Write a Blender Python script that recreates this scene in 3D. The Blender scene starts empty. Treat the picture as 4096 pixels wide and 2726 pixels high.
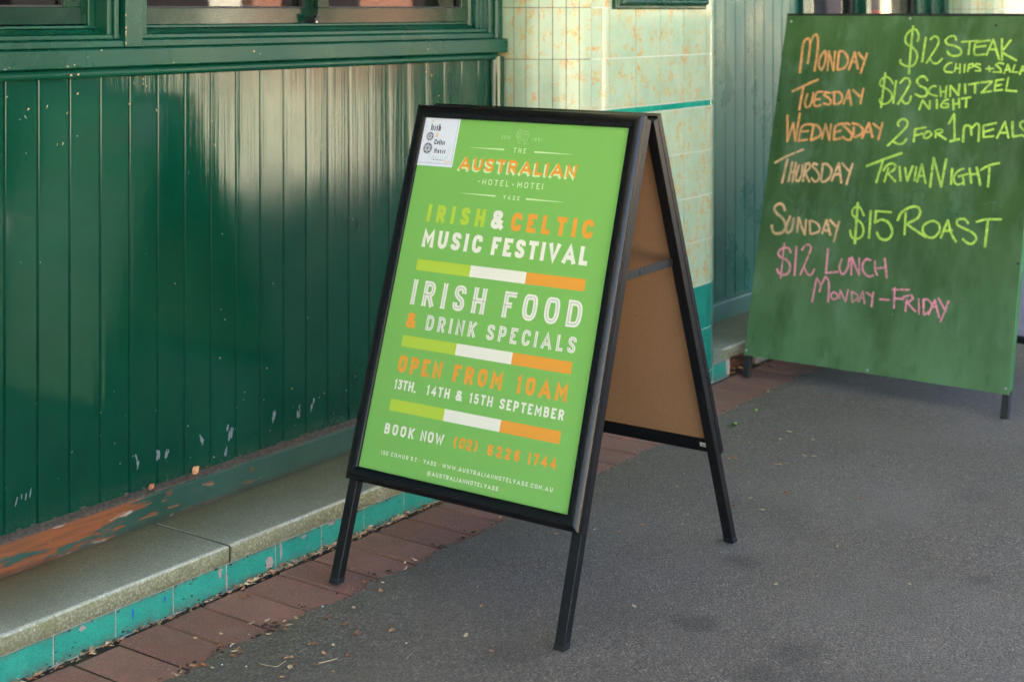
import bpy, bmesh, math, random
from mathutils import Vector, Matrix
random.seed(7)
SC = bpy.context.scene
COL = SC.collection
R_ = math.radians

# ------------------------------------------------------------------ camera, light, exposure
cam_d = bpy.data.cameras.new("camera")
cam = bpy.data.objects.new("camera", cam_d)
COL.objects.link(cam)
SC.camera = cam
cam.location = (0, 0, 1.29836)
YAW = 0.617064                                 # viewing direction measured from +X, level camera
cam.rotation_euler = (R_(90), 0, YAW - R_(90))
cam_d.sensor_width = 36.0
cam_d.lens = 5993.8/4096*36.0
cam_d.shift_y = -(1363 - 46.7)/4096
cam_d.clip_start = 0.05
cam_d.clip_end = 500
cam_d.dof.use_dof = True
cam_d.dof.focus_distance = 3.25
cam_d.dof.aperture_fstop = 5.0

SUN_EL, SUN_AZ = R_(62), R_(18)                 # sun high behind the pub (+Y), a little to the right
w = bpy.data.worlds.new("World")
SC.world = w
w.use_nodes = True
wn = w.node_tree.nodes
wl = w.node_tree.links
sky = wn.new("ShaderNodeTexSky")
sky.sky_type = 'NISHITA'
sky.sun_disc = False
sky.sun_elevation = SUN_EL
sky.sun_rotation = SUN_AZ
sky.altitude = 500
sky.dust_density = 3.0
sky.ozone_density = 0.6
wn["Background"].inputs[1].default_value = 0.085
wl.new(sky.outputs[0], wn["Background"].inputs[0])
sun_d = bpy.data.lights.new("sun", 'SUN')
sun = bpy.data.objects.new("sun", sun_d)
COL.objects.link(sun)
sun_d.energy = 5.0
sun_d.angle = R_(0.5)
sun_d.color = (1.0, 0.91, 0.77)
sd = Vector((math.sin(SUN_AZ)*math.cos(SUN_EL), math.cos(SUN_AZ)*math.cos(SUN_EL), math.sin(SUN_EL)))
sun.rotation_euler = sd.to_track_quat('Z', 'Y').to_euler()
SC.view_settings.view_transform = 'Standard'
SC.view_settings.look = 'None'
SC.view_settings.exposure = 3.74
SC.view_settings.gamma = 1.0
SC.render.engine = 'CYCLES'
SC.cycles.use_denoising = True
SC.cycles.denoising_prefilter = 'NONE'
SC.cycles.max_bounces = 8
SC.cycles.diffuse_bounces = 5
SC.cycles.glossy_bounces = 4
SC.cycles.sample_clamp_indirect = 8.0

# ------------------------------------------------------------------ mesh helpers
class MB:
    def __init__(s): s.v = []; s.f = []; s.m = []; s.sm = []
    def add(s, vs, fs, mat=0, smooth=False):
        o = len(s.v)
        s.v += [tuple(p) for p in vs]
        for f in fs:
            s.f.append(tuple(i+o for i in f)); s.m.append(mat); s.sm.append(smooth)
    def box(s, x0, x1, y0, y1, z0, z1, mat=0):
        v = [(x, y, z) for x in (x0, x1) for y in (y0, y1) for z in (z0, z1)]
        s.add(v, [(0,1,3,2),(4,6,7,5),(0,4,5,1),(2,3,7,6),(0,2,6,4),(1,5,7,3)], mat)
    def obox(s, o, a, b, c, mat=0):             # oriented box: corner o, edge vectors a, b, c
        o, a, b, c = Vector(o), Vector(a), Vector(b), Vector(c)
        v = [o + a*i + b*j + c*k for i in (0,1) for j in (0,1) for k in (0,1)]
        s.add(v, [(0,1,3,2),(4,6,7,5),(0,4,5,1),(2,3,7,6),(0,2,6,4),(1,5,7,3)], mat)
    def loft(s, rings, mat=0, closed=True, caps=True, smooth=False):
        n = len(rings[0]); vs = [p for r in rings for p in r]; fs = []
        for i in range(len(rings)-1):
            for j in range(n if closed else n-1):
                k = (j+1) % n
                fs.append((i*n+j, i*n+k, (i+1)*n+k, (i+1)*n+j))
        s.add(vs, fs, mat, smooth)
        if caps and closed:
            s.add(rings[0], [tuple(range(n))], mat); s.add(rings[-1], [tuple(range(n))], mat)
    def extrude_x(s, prof, x0, x1, mat=0):      # prof of (y, z)
        s.loft([[(x0, y, z) for y, z in prof], [(x1, y, z) for y, z in prof]], mat)
    def extrude_z(s, prof, z0, z1, mat=0):      # prof of (x, y)
        s.loft([[(x, y, z0) for x, y in prof], [(x, y, z1) for x, y in prof]], mat)
    def tube(s, pts, r, n=8, mat=0):
        pts = [Vector(p) for p in pts]; rings = []
        for i, p in enumerate(pts):
            d = (pts[min(i+1, len(pts)-1)] - pts[max(i-1, 0)]).normalized()
            u = d.orthogonal().normalized(); v = d.cross(u)
            rr = r[i] if isinstance(r, (list, tuple)) else r
            rings.append([p + u*math.cos(2*math.pi*k/n)*rr + v*math.sin(2*math.pi*k/n)*rr for k in range(n)])
        s.loft(rings, mat, smooth=True)
    def build(s, name, mats, parent=None, bevel=0, seg=2, fix=True):
        me = bpy.data.meshes.new(name)
        me.from_pydata(s.v, [], s.f)
        for m in (mats if isinstance(mats, (list, tuple)) else [mats]): me.materials.append(m)
        me.polygons.foreach_set("material_index", s.m)
        me.polygons.foreach_set("use_smooth", s.sm)
        if fix or bevel:
            bm = bmesh.new(); bm.from_mesh(me)
            if bevel: bmesh.ops.remove_doubles(bm, verts=bm.verts, dist=1e-6)
            if fix: bmesh.ops.recalc_face_normals(bm, faces=bm.faces)
            bm.to_mesh(me); bm.free()
        me.update()
        o = bpy.data.objects.new(name, me)
        COL.objects.link(o)
        if parent: parent_to(o, parent)
        if bevel:
            b = o.modifiers.new("bevel", 'BEVEL'); b.width = bevel; b.segments = seg
            b.limit_method = 'ANGLE'; b.angle_limit = R_(35); b.harden_normals = False
        return o

def parent_to(o, p):
    o.parent = p
    pm = Matrix.Translation(p.location) if p.parent is None else Matrix.Identity(4)
    o.matrix_parent_inverse = pm.inverted()

def thing(name, label, cat, loc, group=None):
    o = bpy.data.objects.new(name, None); COL.objects.link(o)
    o.location = loc; o.empty_display_size = 0.1
    return tag(o, label, cat, group)
def tag(o, label, cat, group=None):
    o['label'] = label; o['category'] = cat
    if group: o['group'] = group
    return o
def kind(o, k): o['kind'] = k; return o

# ------------------------------------------------------------------ material helpers
class NT:
    def __init__(s, name):
        s.mat = bpy.data.materials.new(name); s.mat.use_nodes = True
        s.t = s.mat.node_tree; s.n = s.t.nodes; s.l = s.t.links
        s.b = s.n["Principled BSDF"]; s.out = s.n["Material Output"]
        s.tc = s.n.new("ShaderNodeTexCoord")
    def link(s, a, b): s.l.new(a, b)
    def val(s, sock, v):
        if hasattr(v, 'is_output') or isinstance(v, bpy.types.NodeSocket): s.l.new(v, sock)
        elif isinstance(v, (tuple, list)) and len(v) == 3 and sock.type == 'RGBA': sock.default_value = (*v, 1)
        else: sock.default_value = v
    def mapping(s, scale=(1,1,1), loc=(0,0,0), rot=(0,0,0), src=None):
        m = s.n.new("ShaderNodeMapping"); s.link(src or s.tc.outputs["Object"], m.inputs[0])
        m.inputs["Scale"].default_value = scale; m.inputs["Location"].default_value = loc; m.inputs["Rotation"].default_value = rot
        return m.outputs[0]
    def noise(s, scale, detail=4, rough=.55, vec=None, dist=0, color=False):
        n = s.n.new("ShaderNodeTexNoise"); s.link(vec or s.tc.outputs["Object"], n.inputs["Vector"])
        n.inputs["Scale"].default_value = scale; n.inputs["Detail"].default_value = detail
        n.inputs["Roughness"].default_value = rough; n.inputs["Distortion"].default_value = dist
        return n.outputs["Color" if color else "Fac"]
    def voro(s, scale, vec=None, feature='F1', out="Distance", rnd=1):
        n = s.n.new("ShaderNodeTexVoronoi"); s.link(vec or s.tc.outputs["Object"], n.inputs["Vector"])
        n.feature = feature; n.inputs["Scale"].default_value = scale; n.inputs["Randomness"].default_value = rnd
        return n.outputs[out]
    def ramp(s, fac, stops, interp='LINEAR'):
        n = s.n.new("ShaderNodeValToRGB"); s.link(fac, n.inputs[0]); cr = n.color_ramp; cr.interpolation = interp
        while len(cr.elements) < len(stops): cr.elements.new(0.5)
        for e, (p, c) in zip(cr.elements, stops):
            e.position = p; e.color = (c, c, c, 1) if isinstance(c, (int, float)) else (*c, 1)
        return n.outputs[0]
    def mix(s, fac, a, b, mode='MIX'):
        n = s.n.new("ShaderNodeMix"); n.data_type = 'RGBA'; n.blend_type = mode
        s.val(n.inputs[0], fac); s.val(n.inputs[6], a); s.val(n.inputs[7], b)
        return n.outputs[2]
    def math(s, op, a, b=0.0, clamp=False):
        n = s.n.new("ShaderNodeMath"); n.operation = op; n.use_clamp = clamp
        s.val(n.inputs[0], a); s.val(n.inputs[1], b)
        return n.outputs[0]
    def sep(s, vec=None):
        n = s.n.new("ShaderNodeSeparateXYZ"); s.link(vec or s.tc.outputs["Object"], n.inputs[0]); return n.outputs
    def bump(s, h, strength=.3, dist=.002, prev=None):
        n = s.n.new("ShaderNodeBump"); s.link(h, n.inputs["Height"])
        n.inputs["Strength"].default_value = strength; n.inputs["Distance"].default_value = dist
        if prev: s.link(prev, n.inputs["Normal"])
        s.link(n.outputs[0], s.b.inputs["Normal"]); return n.outputs[0]
    def set(s, **k):
        for a, v in k.items():
            s.val(s.b.inputs[{'base':"Base Color",'rough':"Roughness",'metal':"Metallic",'spec':"Specular IOR Level",'coat':"Coat Weight",'coatr':"Coat Roughness"}[a]], v)
        return s.mat

def plain(name, base, rough=.5, metal=0, var=.12, scale=30, bump=0, spec=.5, coat=0):
    t = NT(name)
    n = t.noise(scale, 5)
    lo = tuple(c*(1-var) for c in base); hi = tuple(min(1, c*(1+var)) for c in base)
    t.set(base=t.ramp(n, [(.3, lo), (.7, hi)]), rough=rough, metal=metal, spec=spec, coat=coat, coatr=.1)
    if bump: t.bump(n, .4, bump)
    return t.mat

GREEN = (0.0003, 0.041, 0.0215)
def green_paint(name, grain='z', base=GREEN, rough=.19, dirt=0.0, wear=0.0, worn=(.30,.088,.022), fade=0.0, spec=.62, bmp=.25):
    """old gloss enamel: brush grain, broad waviness, dust, optional worn-through timber"""
    t = NT(name)
    sc = {'z': (1, 1, .03), 'x': (.03, 1, 1)}[grain]
    g1 = t.noise(150, 4, .6, t.mapping({'z': (1, 1, .02), 'x': (.02, 1, 1)}[grain]))
    g2 = t.noise(46, 3, .5, t.mapping({'z': (1, 1, .035), 'x': (.035, 1, 1)}[grain]))
    big = t.noise(2.2, 4, .6)
    col = t.mix(t.ramp(big, [(.35, 0), (.7, 1)]), base, tuple(c*1.35 + .002 for c in base))
    specks = t.noise(420, 2, .5)
    col = t.mix(t.ramp(specks, [(.72, 0), (.80, .28)]), col, (.05, .085, .07))
    if fade:
        col = t.mix(t.math('MULTIPLY', t.ramp(t.noise(9, 5, .65), [(.35, 0), (.7, 1)]), fade), col, (.034, .095, .066))
    hsum = t.math('ADD', t.math('MULTIPLY', g1, .5), g2)
    r = t.ramp(t.noise(5, 5, .6), [(.3, rough*.75), (.75, rough*1.7)])
    if dirt:
        z = t.sep()[2]
        lowz = t.ramp(t.math('MULTIPLY', t.math('SUBTRACT', .212, z), 26.0, True), [(0, 0), (1, 1)])
        d = t.math('MULTIPLY', t.math('MULTIPLY', t.ramp(t.noise(150, 5, .7), [(.50, 0), (.66, 1)]), lowz), dirt)
        col = t.mix(d, col, (.10, .095, .078)); r = t.math('ADD', r, t.math('MULTIPLY', d, .5))
    if wear:
        x = t.sep()[0]
        wv = t.mapping((.14, 1, 1))
        wmask = t.math('ADD', t.noise(26, 6, .68, wv), t.math('MULTIPLY', t.math('SUBTRACT', 2.56, x), .36))
        z = t.sep()[2]
        top = t.math('MULTIPLY', t.math('SUBTRACT', z, .155), 9.0)
        wm = t.ramp(t.math('ADD', wmask, t.math('MULTIPLY', top, .26)), [(.545, 0), (.575, 1)])
        sp2 = t.math('MULTIPLY', t.ramp(t.noise(62, 4, .6, t.mapping((.35, 1, 1))), [(.60, 0), (.64, 1)]), t.math('MULTIPLY', t.math('SUBTRACT', 3.0, x), 1.4, True))
        wm = t.math('MULTIPLY', t.math('MAXIMUM', wm, sp2), wear)
        tim = t.mix(t.ramp(t.noise(90, 5, .7, t.mapping((.05, 1, 1))), [(.35, 0), (.65, 1)]), worn, (.13, .055, .028))
        tim = t.mix(t.ramp(t.noise(34, 4, .6, t.mapping((.2, 1, 1))), [(.60, 0), (.66, 1)]), tim, (.38, .33, .27))
        col = t.mix(wm, col, tim); r = t.math('ADD', r, t.math('MULTIPLY', wm, .55))
        hsum = t.math('SUBTRACT', hsum, t.math('MULTIPLY', wm, 1.2))
        grime = t.math('MULTIPLY', t.math('SUBTRACT', .118, z), 70, True)
        col = t.mix(t.math('MULTIPLY', grime, t.ramp(t.noise(40, 4), [(.3, .2), (.65, .9)])), col, (.045,.032,.024))
    t.set(base=col, rough=r, spec=spec)
    t.bump(hsum, bmp, .0008)
    return t.mat

M = {}
M['green_board'] = green_paint('green_board_paint', 'z', rough=.095, dirt=.5, spec=.56, bmp=.62)
M['green_trim'] = green_paint('green_trim_paint', 'x', base=(.0006,.05,.026), rough=.26, fade=.12, spec=.34)
M['green_jamb'] = green_paint('green_jamb_paint', 'z', base=(.0006,.046,.024), rough=.22, fade=.1, spec=.4)
M['green_sash'] = green_paint('green_sash_paint', 'x', base=(.0003,.026,.013), rough=.10, spec=.55, bmp=.12)
M['green_skirt'] = green_paint('worn_skirting_paint', 'x', base=(.008,.052,.036), rough=.45, fade=.5, wear=1.0)
M['green_skirt_far'] = green_paint('faded_skirting_paint', 'x', base=(.016,.11,.085), rough=.4, fade=.5)
M['green_far'] = green_paint('faded_board_paint', 'z', base=(.010,.092,.064), rough=.26, spec=.34, bmp=.4)
M['grey_timber'] = plain('weathered_timber', (.075,.062,.050), .9, var=.5, scale=120, bump=.001)

t = NT('chipped_timber'); n = t.noise(300, 3); t.set(base=t.ramp(n, [(.35, (.36,.17,.06)), (.6, (.62,.42,.25))]), rough=.8); M['chip'] = t.mat
t = NT('pale_scuff'); n = t.noise(500, 3); t.set(base=t.ramp(n, [(.4, (.10,.17,.15)), (.55, (.20,.22,.25))]), rough=.75); M['scuff'] = t.mat

# terrazzo ledge
def ledge_mat():
    t = NT('granolithic_ledge')
    y, z = t.sep()[1], t.sep()[2]
    sp = t.voro(420, out="Color"); spb = t.n.new("ShaderNodeSeparateColor"); t.link(sp, spb.inputs[0])
    fine = t.ramp(spb.outputs[0], [(0, (.25,.275,.215)), (.5, (.325,.35,.275)), (.88, (.40,.415,.335)), (1, (.56,.57,.47))])
    big = t.noise(3.5, 5, .65)
    fine = t.mix(t.ramp(big, [(.35, 0), (.7, .6)]), fine, (.225,.235,.17))
    blk = t.noise(140, 2, .5); fine = t.mix(t.ramp(blk, [(.70, 0), (.74, .8)]), fine, (.05,.04,.03))
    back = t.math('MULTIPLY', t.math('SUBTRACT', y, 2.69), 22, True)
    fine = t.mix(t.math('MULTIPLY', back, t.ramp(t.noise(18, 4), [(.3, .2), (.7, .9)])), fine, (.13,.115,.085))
    # exposed pebbles on the front face and nosing
    peb = t.voro(165, out="Color"); ps = t.n.new("ShaderNodeSeparateColor"); t.link(peb, ps.inputs[0])
    pd = t.voro(165)
    pebc = t.ramp(ps.outputs[1], [(0, (.26,.27,.155)), (.5, (.36,.365,.23)), (1, (.56,.56,.42))])
    pebc = t.mix(t.ramp(pd, [(.35, 0), (.62, 1)]), pebc, (.23,.22,.125))
    stain = t.ramp(t.noise(11, 5, .65), [(.4, 0), (.72, .75)])
    pebc = t.mix(stain, pebc, (.20,.20,.085))
    front = t.math('MULTIPLY', t.math('SUBTRACT', 2.474, t.math('ADD', y, t.math('MULTIPLY', t.noise(60, 4), .006))), 160, True)
    col = t.mix(front, fine, pebc)
    # rubbed pale line along the nosing, with the edge's bright highlight painted in
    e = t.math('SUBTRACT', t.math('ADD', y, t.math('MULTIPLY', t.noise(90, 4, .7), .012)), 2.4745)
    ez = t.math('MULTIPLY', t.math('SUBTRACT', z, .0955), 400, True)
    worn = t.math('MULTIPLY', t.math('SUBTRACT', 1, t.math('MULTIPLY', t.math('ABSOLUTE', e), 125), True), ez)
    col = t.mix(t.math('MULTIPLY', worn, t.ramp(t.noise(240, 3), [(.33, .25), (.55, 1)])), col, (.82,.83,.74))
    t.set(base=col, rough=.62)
    t.bump(t.math('ADD', t.math('MULTIPLY', pd, front), t.math('MULTIPLY', spb.outputs[0], .35)), .55, .0016)
    return t.mat
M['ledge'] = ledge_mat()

def tile_mat(name, c1, c2, rough=.12, veins=False, grime=False, dark=(.03,.10,.09)):
    t = NT(name)
    a = t.n.new("ShaderNodeAttribute"); a.attribute_name = 'rnd'
    off = t.n.new("ShaderNodeVectorMath"); off.operation = 'MULTIPLY_ADD'
    cmb = t.n.new("ShaderNodeCombineXYZ")
    for i, k in enumerate((37.0, 0.0, 91.0)): t.link(t.math('MULTIPLY', a.outputs["Fac"], k), cmb.inputs[i])
    ad = t.n.new("ShaderNodeVectorMath"); ad.operation = 'ADD'
    t.link(t.tc.outputs["Object"], ad.inputs[0]); t.link(cmb.outputs[0], ad.inputs[1]); v = ad.outputs[0]
    base = t.mix(t.ramp(t.noise(16, 4, .6, v), [(.35, 0), (.68, 1)]), c1, c2)
    base = t.mix(t.math('MULTIPLY', a.outputs["Fac"], .28), base, tuple(min(1, c*1.18) for c in c2))
    if veins:
        cloud = t.ramp(t.noise(7, 3, .5, v), [(.42, 0), (.66, 1)])
        n1 = t.noise(27, 7, .70, t.mapping((1, 1, .75), src=v), dist=1.0)
        ridge = t.math('SUBTRACT', 1, t.math('MULTIPLY', t.math('ABSOLUTE', t.math('SUBTRACT', n1, .5)), 21), True)
        tw = t.ramp(t.noise(24, 3, .5, v), [(.475, 0), (.60, 1)])
        m = t.math('MULTIPLY', t.math('MULTIPLY', ridge, tw), 1.0)
        vc = t.mix(t.ramp(t.noise(30, 3, .5, v), [(.4, 0), (.6, 1)]), (.60,.22,.035), (.54,.37,.08))
        base = t.mix(t.math('MULTIPLY', cloud, .30), base, (.56,.55,.34))
        base = t.mix(t.math('MULTIPLY', tw, .10), base, (.62,.50,.24))
        base = t.mix(m, base, vc)
    else:
        base = t.mix(t.ramp(t.noise(420, 2), [(.56, 0), (.62, .7)]), base, dark)
        if grime:
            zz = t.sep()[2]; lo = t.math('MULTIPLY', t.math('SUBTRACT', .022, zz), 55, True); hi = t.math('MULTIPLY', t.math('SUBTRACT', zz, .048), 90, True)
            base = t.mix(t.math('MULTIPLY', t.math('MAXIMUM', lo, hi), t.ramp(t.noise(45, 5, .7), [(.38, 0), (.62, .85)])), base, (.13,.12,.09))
            base = t.mix(t.ramp(t.noise(30, 5, .7), [(.60, 0), (.72, .5)]), base, (.16,.22,.16))
    t.set(base=base, rough=rough, coat=.08, coatr=.08, spec=.42)
    t.bump(t.noise(24, 3, .5), .10, .002)
    return t.mat
M['tile_marble'] = tile_mat('marbled_glaze', (.325,.44,.295), (.405,.50,.34), .2, veins=True)
M['tile_band'] = tile_mat('emerald_glaze', (.0,.25,.165), (.01,.33,.22), .12)
M['tile_dado'] = tile_mat('sea_green_glaze', (.0,.205,.145), (.01,.25,.18), .14)
M['tile_plinth'] = tile_mat('turquoise_plinth_glaze', (.018,.285,.20), (.036,.365,.265), .34, grime=True)
M['grout_pale'] = plain('pale_grout', (.62,.61,.54), .85, var=.15, scale=80)
M['grout_dark'] = plain('dark_grout', (.14,.085,.055), .9, var=.4, scale=60)
M['grout_plinth'] = plain('stained_grout', (.42,.38,.30), .9, var=.3, scale=60)

def asphalt_mat(name='asphalt', k=1.0):
    t = NT(name)
    v = t.voro(185, out="Color"); s = t.n.new("ShaderNodeSeparateColor"); t.link(v, s.inputs[0])
    d = t.voro(185)
    agg = t.ramp(s.outputs[0], [(0, (.066*k,.0555*k,.044*k)), (.55, (.096*k,.081*k,.065*k)), (.9, (.122*k,.104*k,.084*k)), (1, (.175*k,.15*k,.122*k))])
    agg = t.mix(t.ramp(d, [(.40, 0), (.8, .7)]), agg, (.032*k,.031*k,.03*k))
    n = t.noise(2.6, 7, .68)
    agg = t.mix(t.ramp(n, [(.36, 0), (.66, .6)]), agg, (.066*k,.057*k,.045*k))
    n2 = t.noise(1.1, 5, .6)
    agg = t.mix(t.ramp(n2, [(.45, 0), (.7, .4)]), agg, (.12*k,.109*k,.096*k))
    st = t.noise(7.5, 4, .55)
    agg = t.mix(t.ramp(st, [(.69, 0), (.76, .5)]), agg, (.04*k,.034*k,.028*k))
    lg = t.voro(70, out='Color'); ls = t.n.new('ShaderNodeSeparateColor'); t.link(lg, ls.inputs[0]); ld = t.voro(70)
    stone = t.math('MULTIPLY', t.ramp(ls.outputs[1], [(.86, 0), (.9, 1)]), t.ramp(ld, [(.28, .75), (.42, 0)]))
    agg = t.mix(stone, agg, t.ramp(ls.outputs[2], [(0, (.05*k,.045*k,.04*k)), (1, (.15*k,.135*k,.115*k))]))
    agg = t.mix(t.ramp(t.noise(240, 2, .5), [(.69, 0), (.76, .8)]), agg, (.22*k,.20*k,.17*k))
    mid = t.noise(55, 3, .6); agg = t.mix(t.ramp(mid, [(.60, 0), (.75, .6)]), agg, (.04*k,.037*k,.034*k))
    mossy = t.math('MULTIPLY', t.math('SUBTRACT', t.sep()[1], 2.02), 4.5, True)
    agg = t.mix(t.math('MULTIPLY', mossy, t.ramp(t.noise(14, 5), [(.4, 0), (.7, .55)])), agg, (.05*k,.05*k,.022*k))
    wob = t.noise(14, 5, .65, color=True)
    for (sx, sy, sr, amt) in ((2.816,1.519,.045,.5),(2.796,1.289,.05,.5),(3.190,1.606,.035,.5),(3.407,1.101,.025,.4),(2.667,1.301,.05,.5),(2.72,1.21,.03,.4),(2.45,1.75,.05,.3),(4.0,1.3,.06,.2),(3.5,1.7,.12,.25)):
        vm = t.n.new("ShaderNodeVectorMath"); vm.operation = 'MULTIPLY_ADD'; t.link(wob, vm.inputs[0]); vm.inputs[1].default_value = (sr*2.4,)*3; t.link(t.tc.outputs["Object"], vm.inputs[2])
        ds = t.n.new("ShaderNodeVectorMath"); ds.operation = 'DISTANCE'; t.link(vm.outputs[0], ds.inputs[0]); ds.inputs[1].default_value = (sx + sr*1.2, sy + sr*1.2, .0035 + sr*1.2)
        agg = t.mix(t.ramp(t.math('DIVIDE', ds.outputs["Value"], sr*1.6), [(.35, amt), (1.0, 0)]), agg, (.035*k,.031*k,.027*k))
    t.set(base=agg, rough=.82, spec=.35)
    h = t.math('ADD', t.math('MULTIPLY', d, -1.0), t.math('MULTIPLY', mid, -.8))
    t.bump(h, .8, .0035)
    return t.mat
M['asphalt'] = asphalt_mat(k=2.0)
M['road'] = plain('street_concrete', (.42,.39,.28), .9, var=.15, scale=12)

def paver_mat():
    t = NT('red_clay_paver')
    a = t.n.new("ShaderNodeAttribute"); a.attribute_name = 'rnd'
    c = t.ramp(a.outputs["Fac"], [(0, (.235,.110,.080)), (.5, (.295,.133,.097)), (1, (.36,.172,.125))])
    c = t.mix(t.ramp(t.noise(12, 5, .65), [(.38, 0), (.7, .75)]), c, (.19,.115,.085))
    c = t.mix(t.ramp(t.noise(5, 4, .6), [(.55, 0), (.75, .55)]), c, (.27,.20,.145))
    c = t.mix(t.ramp(t.noise(250, 3, .6), [(.57, 0), (.68, .7)]), c, (.42,.34,.27))
    t.set(base=c, rough=.8, spec=.35)
    t.bump(t.math('ADD', t.noise(300, 4, .6), t.noise(25, 3)), .5, .0018)
    return t.mat
M['paver'] = paver_mat()
t = NT('dirt'); n = t.noise(70, 5, .7); g = t.noise(6, 4, .6)
t.set(base=t.mix(t.ramp(g, [(.45, 0), (.6, .8)]), t.ramp(n, [(.3, (.018,.014,.010)), (.7, (.06,.045,.032))]), (.035,.042,.012)), rough=.95)
t.bump(n, .8, .006); M['dirt'] = t.mat

# black sign metal with dust specks on it
def black_metal(name, dust=.5, base=(.005,.005,.0055), rough=.27):
    t = NT(name)
    sp = t.noise(520, 2, .5); area = t.ramp(t.noise(14, 4, .6), [(.42, 0), (.7, 1)])
    z = t.sep()[2]; low = t.math('SUBTRACT', 1.15, z, True)
    m = t.math('MULTIPLY', t.math('MULTIPLY', t.ramp(sp, [(.62, 0), (.70, 1)]), area), t.math('MULTIPLY', low, dust))
    t.set(base=t.mix(m, base, (.32,.28,.24)), rough=rough, spec=.42)
    return t.mat
M['black'] = black_metal('black_powder_coat', .0)
M['black_leg'] = black_metal('black_leg_coat', .5, rough=.36)
M['black_plastic'] = plain('black_plastic', (.010,.011,.013), .5, var=.2)
M['steel'] = plain('steel', (.5,.5,.5), .3, 1.0, var=.15, scale=90)
M['strap'] = plain('dark_strap_steel', (.014,.0135,.013), .5, .2, var=.1)
def hardboard():
    t = NT('hardboard')
    n = t.noise(260, 5, .7, t.mapping((1, 1, .55))); b = t.noise(7, 4)
    c = t.ramp(n, [(.3, (.32,.165,.075)), (.5, (.37,.195,.09)), (.72, (.43,.24,.12))])
    c = t.mix(t.ramp(b, [(.35, 0), (.7, .45)]), c, (.34,.18,.09))
    t.set(base=c, rough=.7, spec=.3); t.bump(n, .15, .0008); return t.mat
M['hardboard'] = hardboard()

def print_ink(name, c, rough=.35):
    t = NT(name); n = t.noise(3, 3)
    t.set(base=t.mix(t.ramp(n, [(.4, 0), (.7, .08)]), c, tuple(x*.8 for x in c)), rough=rough, coat=.25, coatr=.18)
    return t.mat
M['p_green'] = print_ink('poster_green', (.215,.50,.105))
M['p_white'] = print_ink('poster_white', (.86,.83,.70))
M['p_orange'] = print_ink('poster_orange', (.85,.36,.045))
M['p_lime'] = print_ink('poster_lime', (.48,.64,.06))
M['p_cream'] = print_ink('poster_cream', (.66,.82,.46))
M['p_pale'] = print_ink('poster_faint_cream', (.45,.70,.32))
M['p_dots'] = print_ink('poster_dots', (.16,.30,.17))
M['f_paper'] = print_ink('flyer_paper', (.78,.80,.88))
M['f_ink'] = print_ink('flyer_ink', (.012,.012,.05))
M['f_green'] = print_ink('flyer_green', (.32,.60,.42))
M['f_orange'] = print_ink('flyer_orange', (.90,.50,.18))

def chalkboard_mat():
    t = NT('green_chalkboard')
    v = t.mapping((1, 1, .18)); sm = t.noise(16, 5, .62, v); bg = t.noise(2.4, 4, .55)
    c = t.ramp(bg, [(.3, (.018,.066,.014)), (.52, (.033,.098,.023)), (.75, (.066,.15,.048))])
    c = t.mix(t.ramp(sm, [(.42, 0), (.75, .55)]), c, (.105,.205,.095))
    z = t.sep()[2]
    lo = t.math('MULTIPLY', t.math('SUBTRACT', .62, z), 1.9, True)
    c = t.mix(t.math('MULTIPLY', lo, t.ramp(t.noise(5, 4, .6, t.mapping((1, 1, .4))), [(.3, .25), (.7, .9)])), c, (.12,.25,.11))
    yy = t.sep()[1]
    rub = t.noise(9, 6, .6, t.mapping((1, 1, .5), rot=(R_(25), 0, 0)))
    c = t.mix(t.ramp(rub, [(.56, 0), (.74, .5)]), c, (.15,.27,.18))
    dk = t.noise(4.5, 5, .6, t.mapping((1, 1, .45), loc=(3,1,2)))
    c = t.mix(t.ramp(dk, [(.52, 0), (.70, .75)]), c, (.020,.066,.012))
    run = t.noise(30, 3, .5, t.mapping((1, 1, .06)))
    c = t.mix(t.math('MULTIPLY', t.ramp(run, [(.63, 0), (.72, .4)]), lo), c, (.012,.085,.025))
    sp = t.noise(95, 2); c = t.mix(t.ramp(sp, [(.74, 0), (.77, .6)]), c, (.30,.32,.20))
    t.set(base=c, rough=t.ramp(sm, [(.3, .33), (.7, .5)]), spec=.45)
    t.bump(t.noise(80, 4, .6, v), .12, .001)
    return t.mat
M['chalkboard'] = chalkboard_mat()
def chalk(name, c):
    t = NT(name)
    m = t.ramp(t.noise(60, 5, .7), [(.32, .75), (.58, 0)])
    m2 = t.ramp(t.noise(420, 3, .6), [(.36, .7), (.50, 0)])
    m3 = t.ramp(t.noise(13, 4, .6), [(.44, 0), (.66, .55)])
    col = t.mix(t.math('MAXIMUM', t.math('MAXIMUM', m, m2), m3), c, (.06,.17,.07))
    t.set(base=col, rough=.9, spec=.1); return t.mat
M['c_ghost'] = plain('wiped_chalk', (.050,.135,.060), .85, var=.35, scale=25)
M['c_orange'] = chalk('chalk_orange', (.98,.42,.17))
M['c_peach'] = chalk('chalk_peach', (.93,.55,.32))
M['c_lime'] = chalk('chalk_lime', (.58,.86,.13))
M['c_pink'] = chalk('chalk_pink', (1.0,.34,.47))

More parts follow.
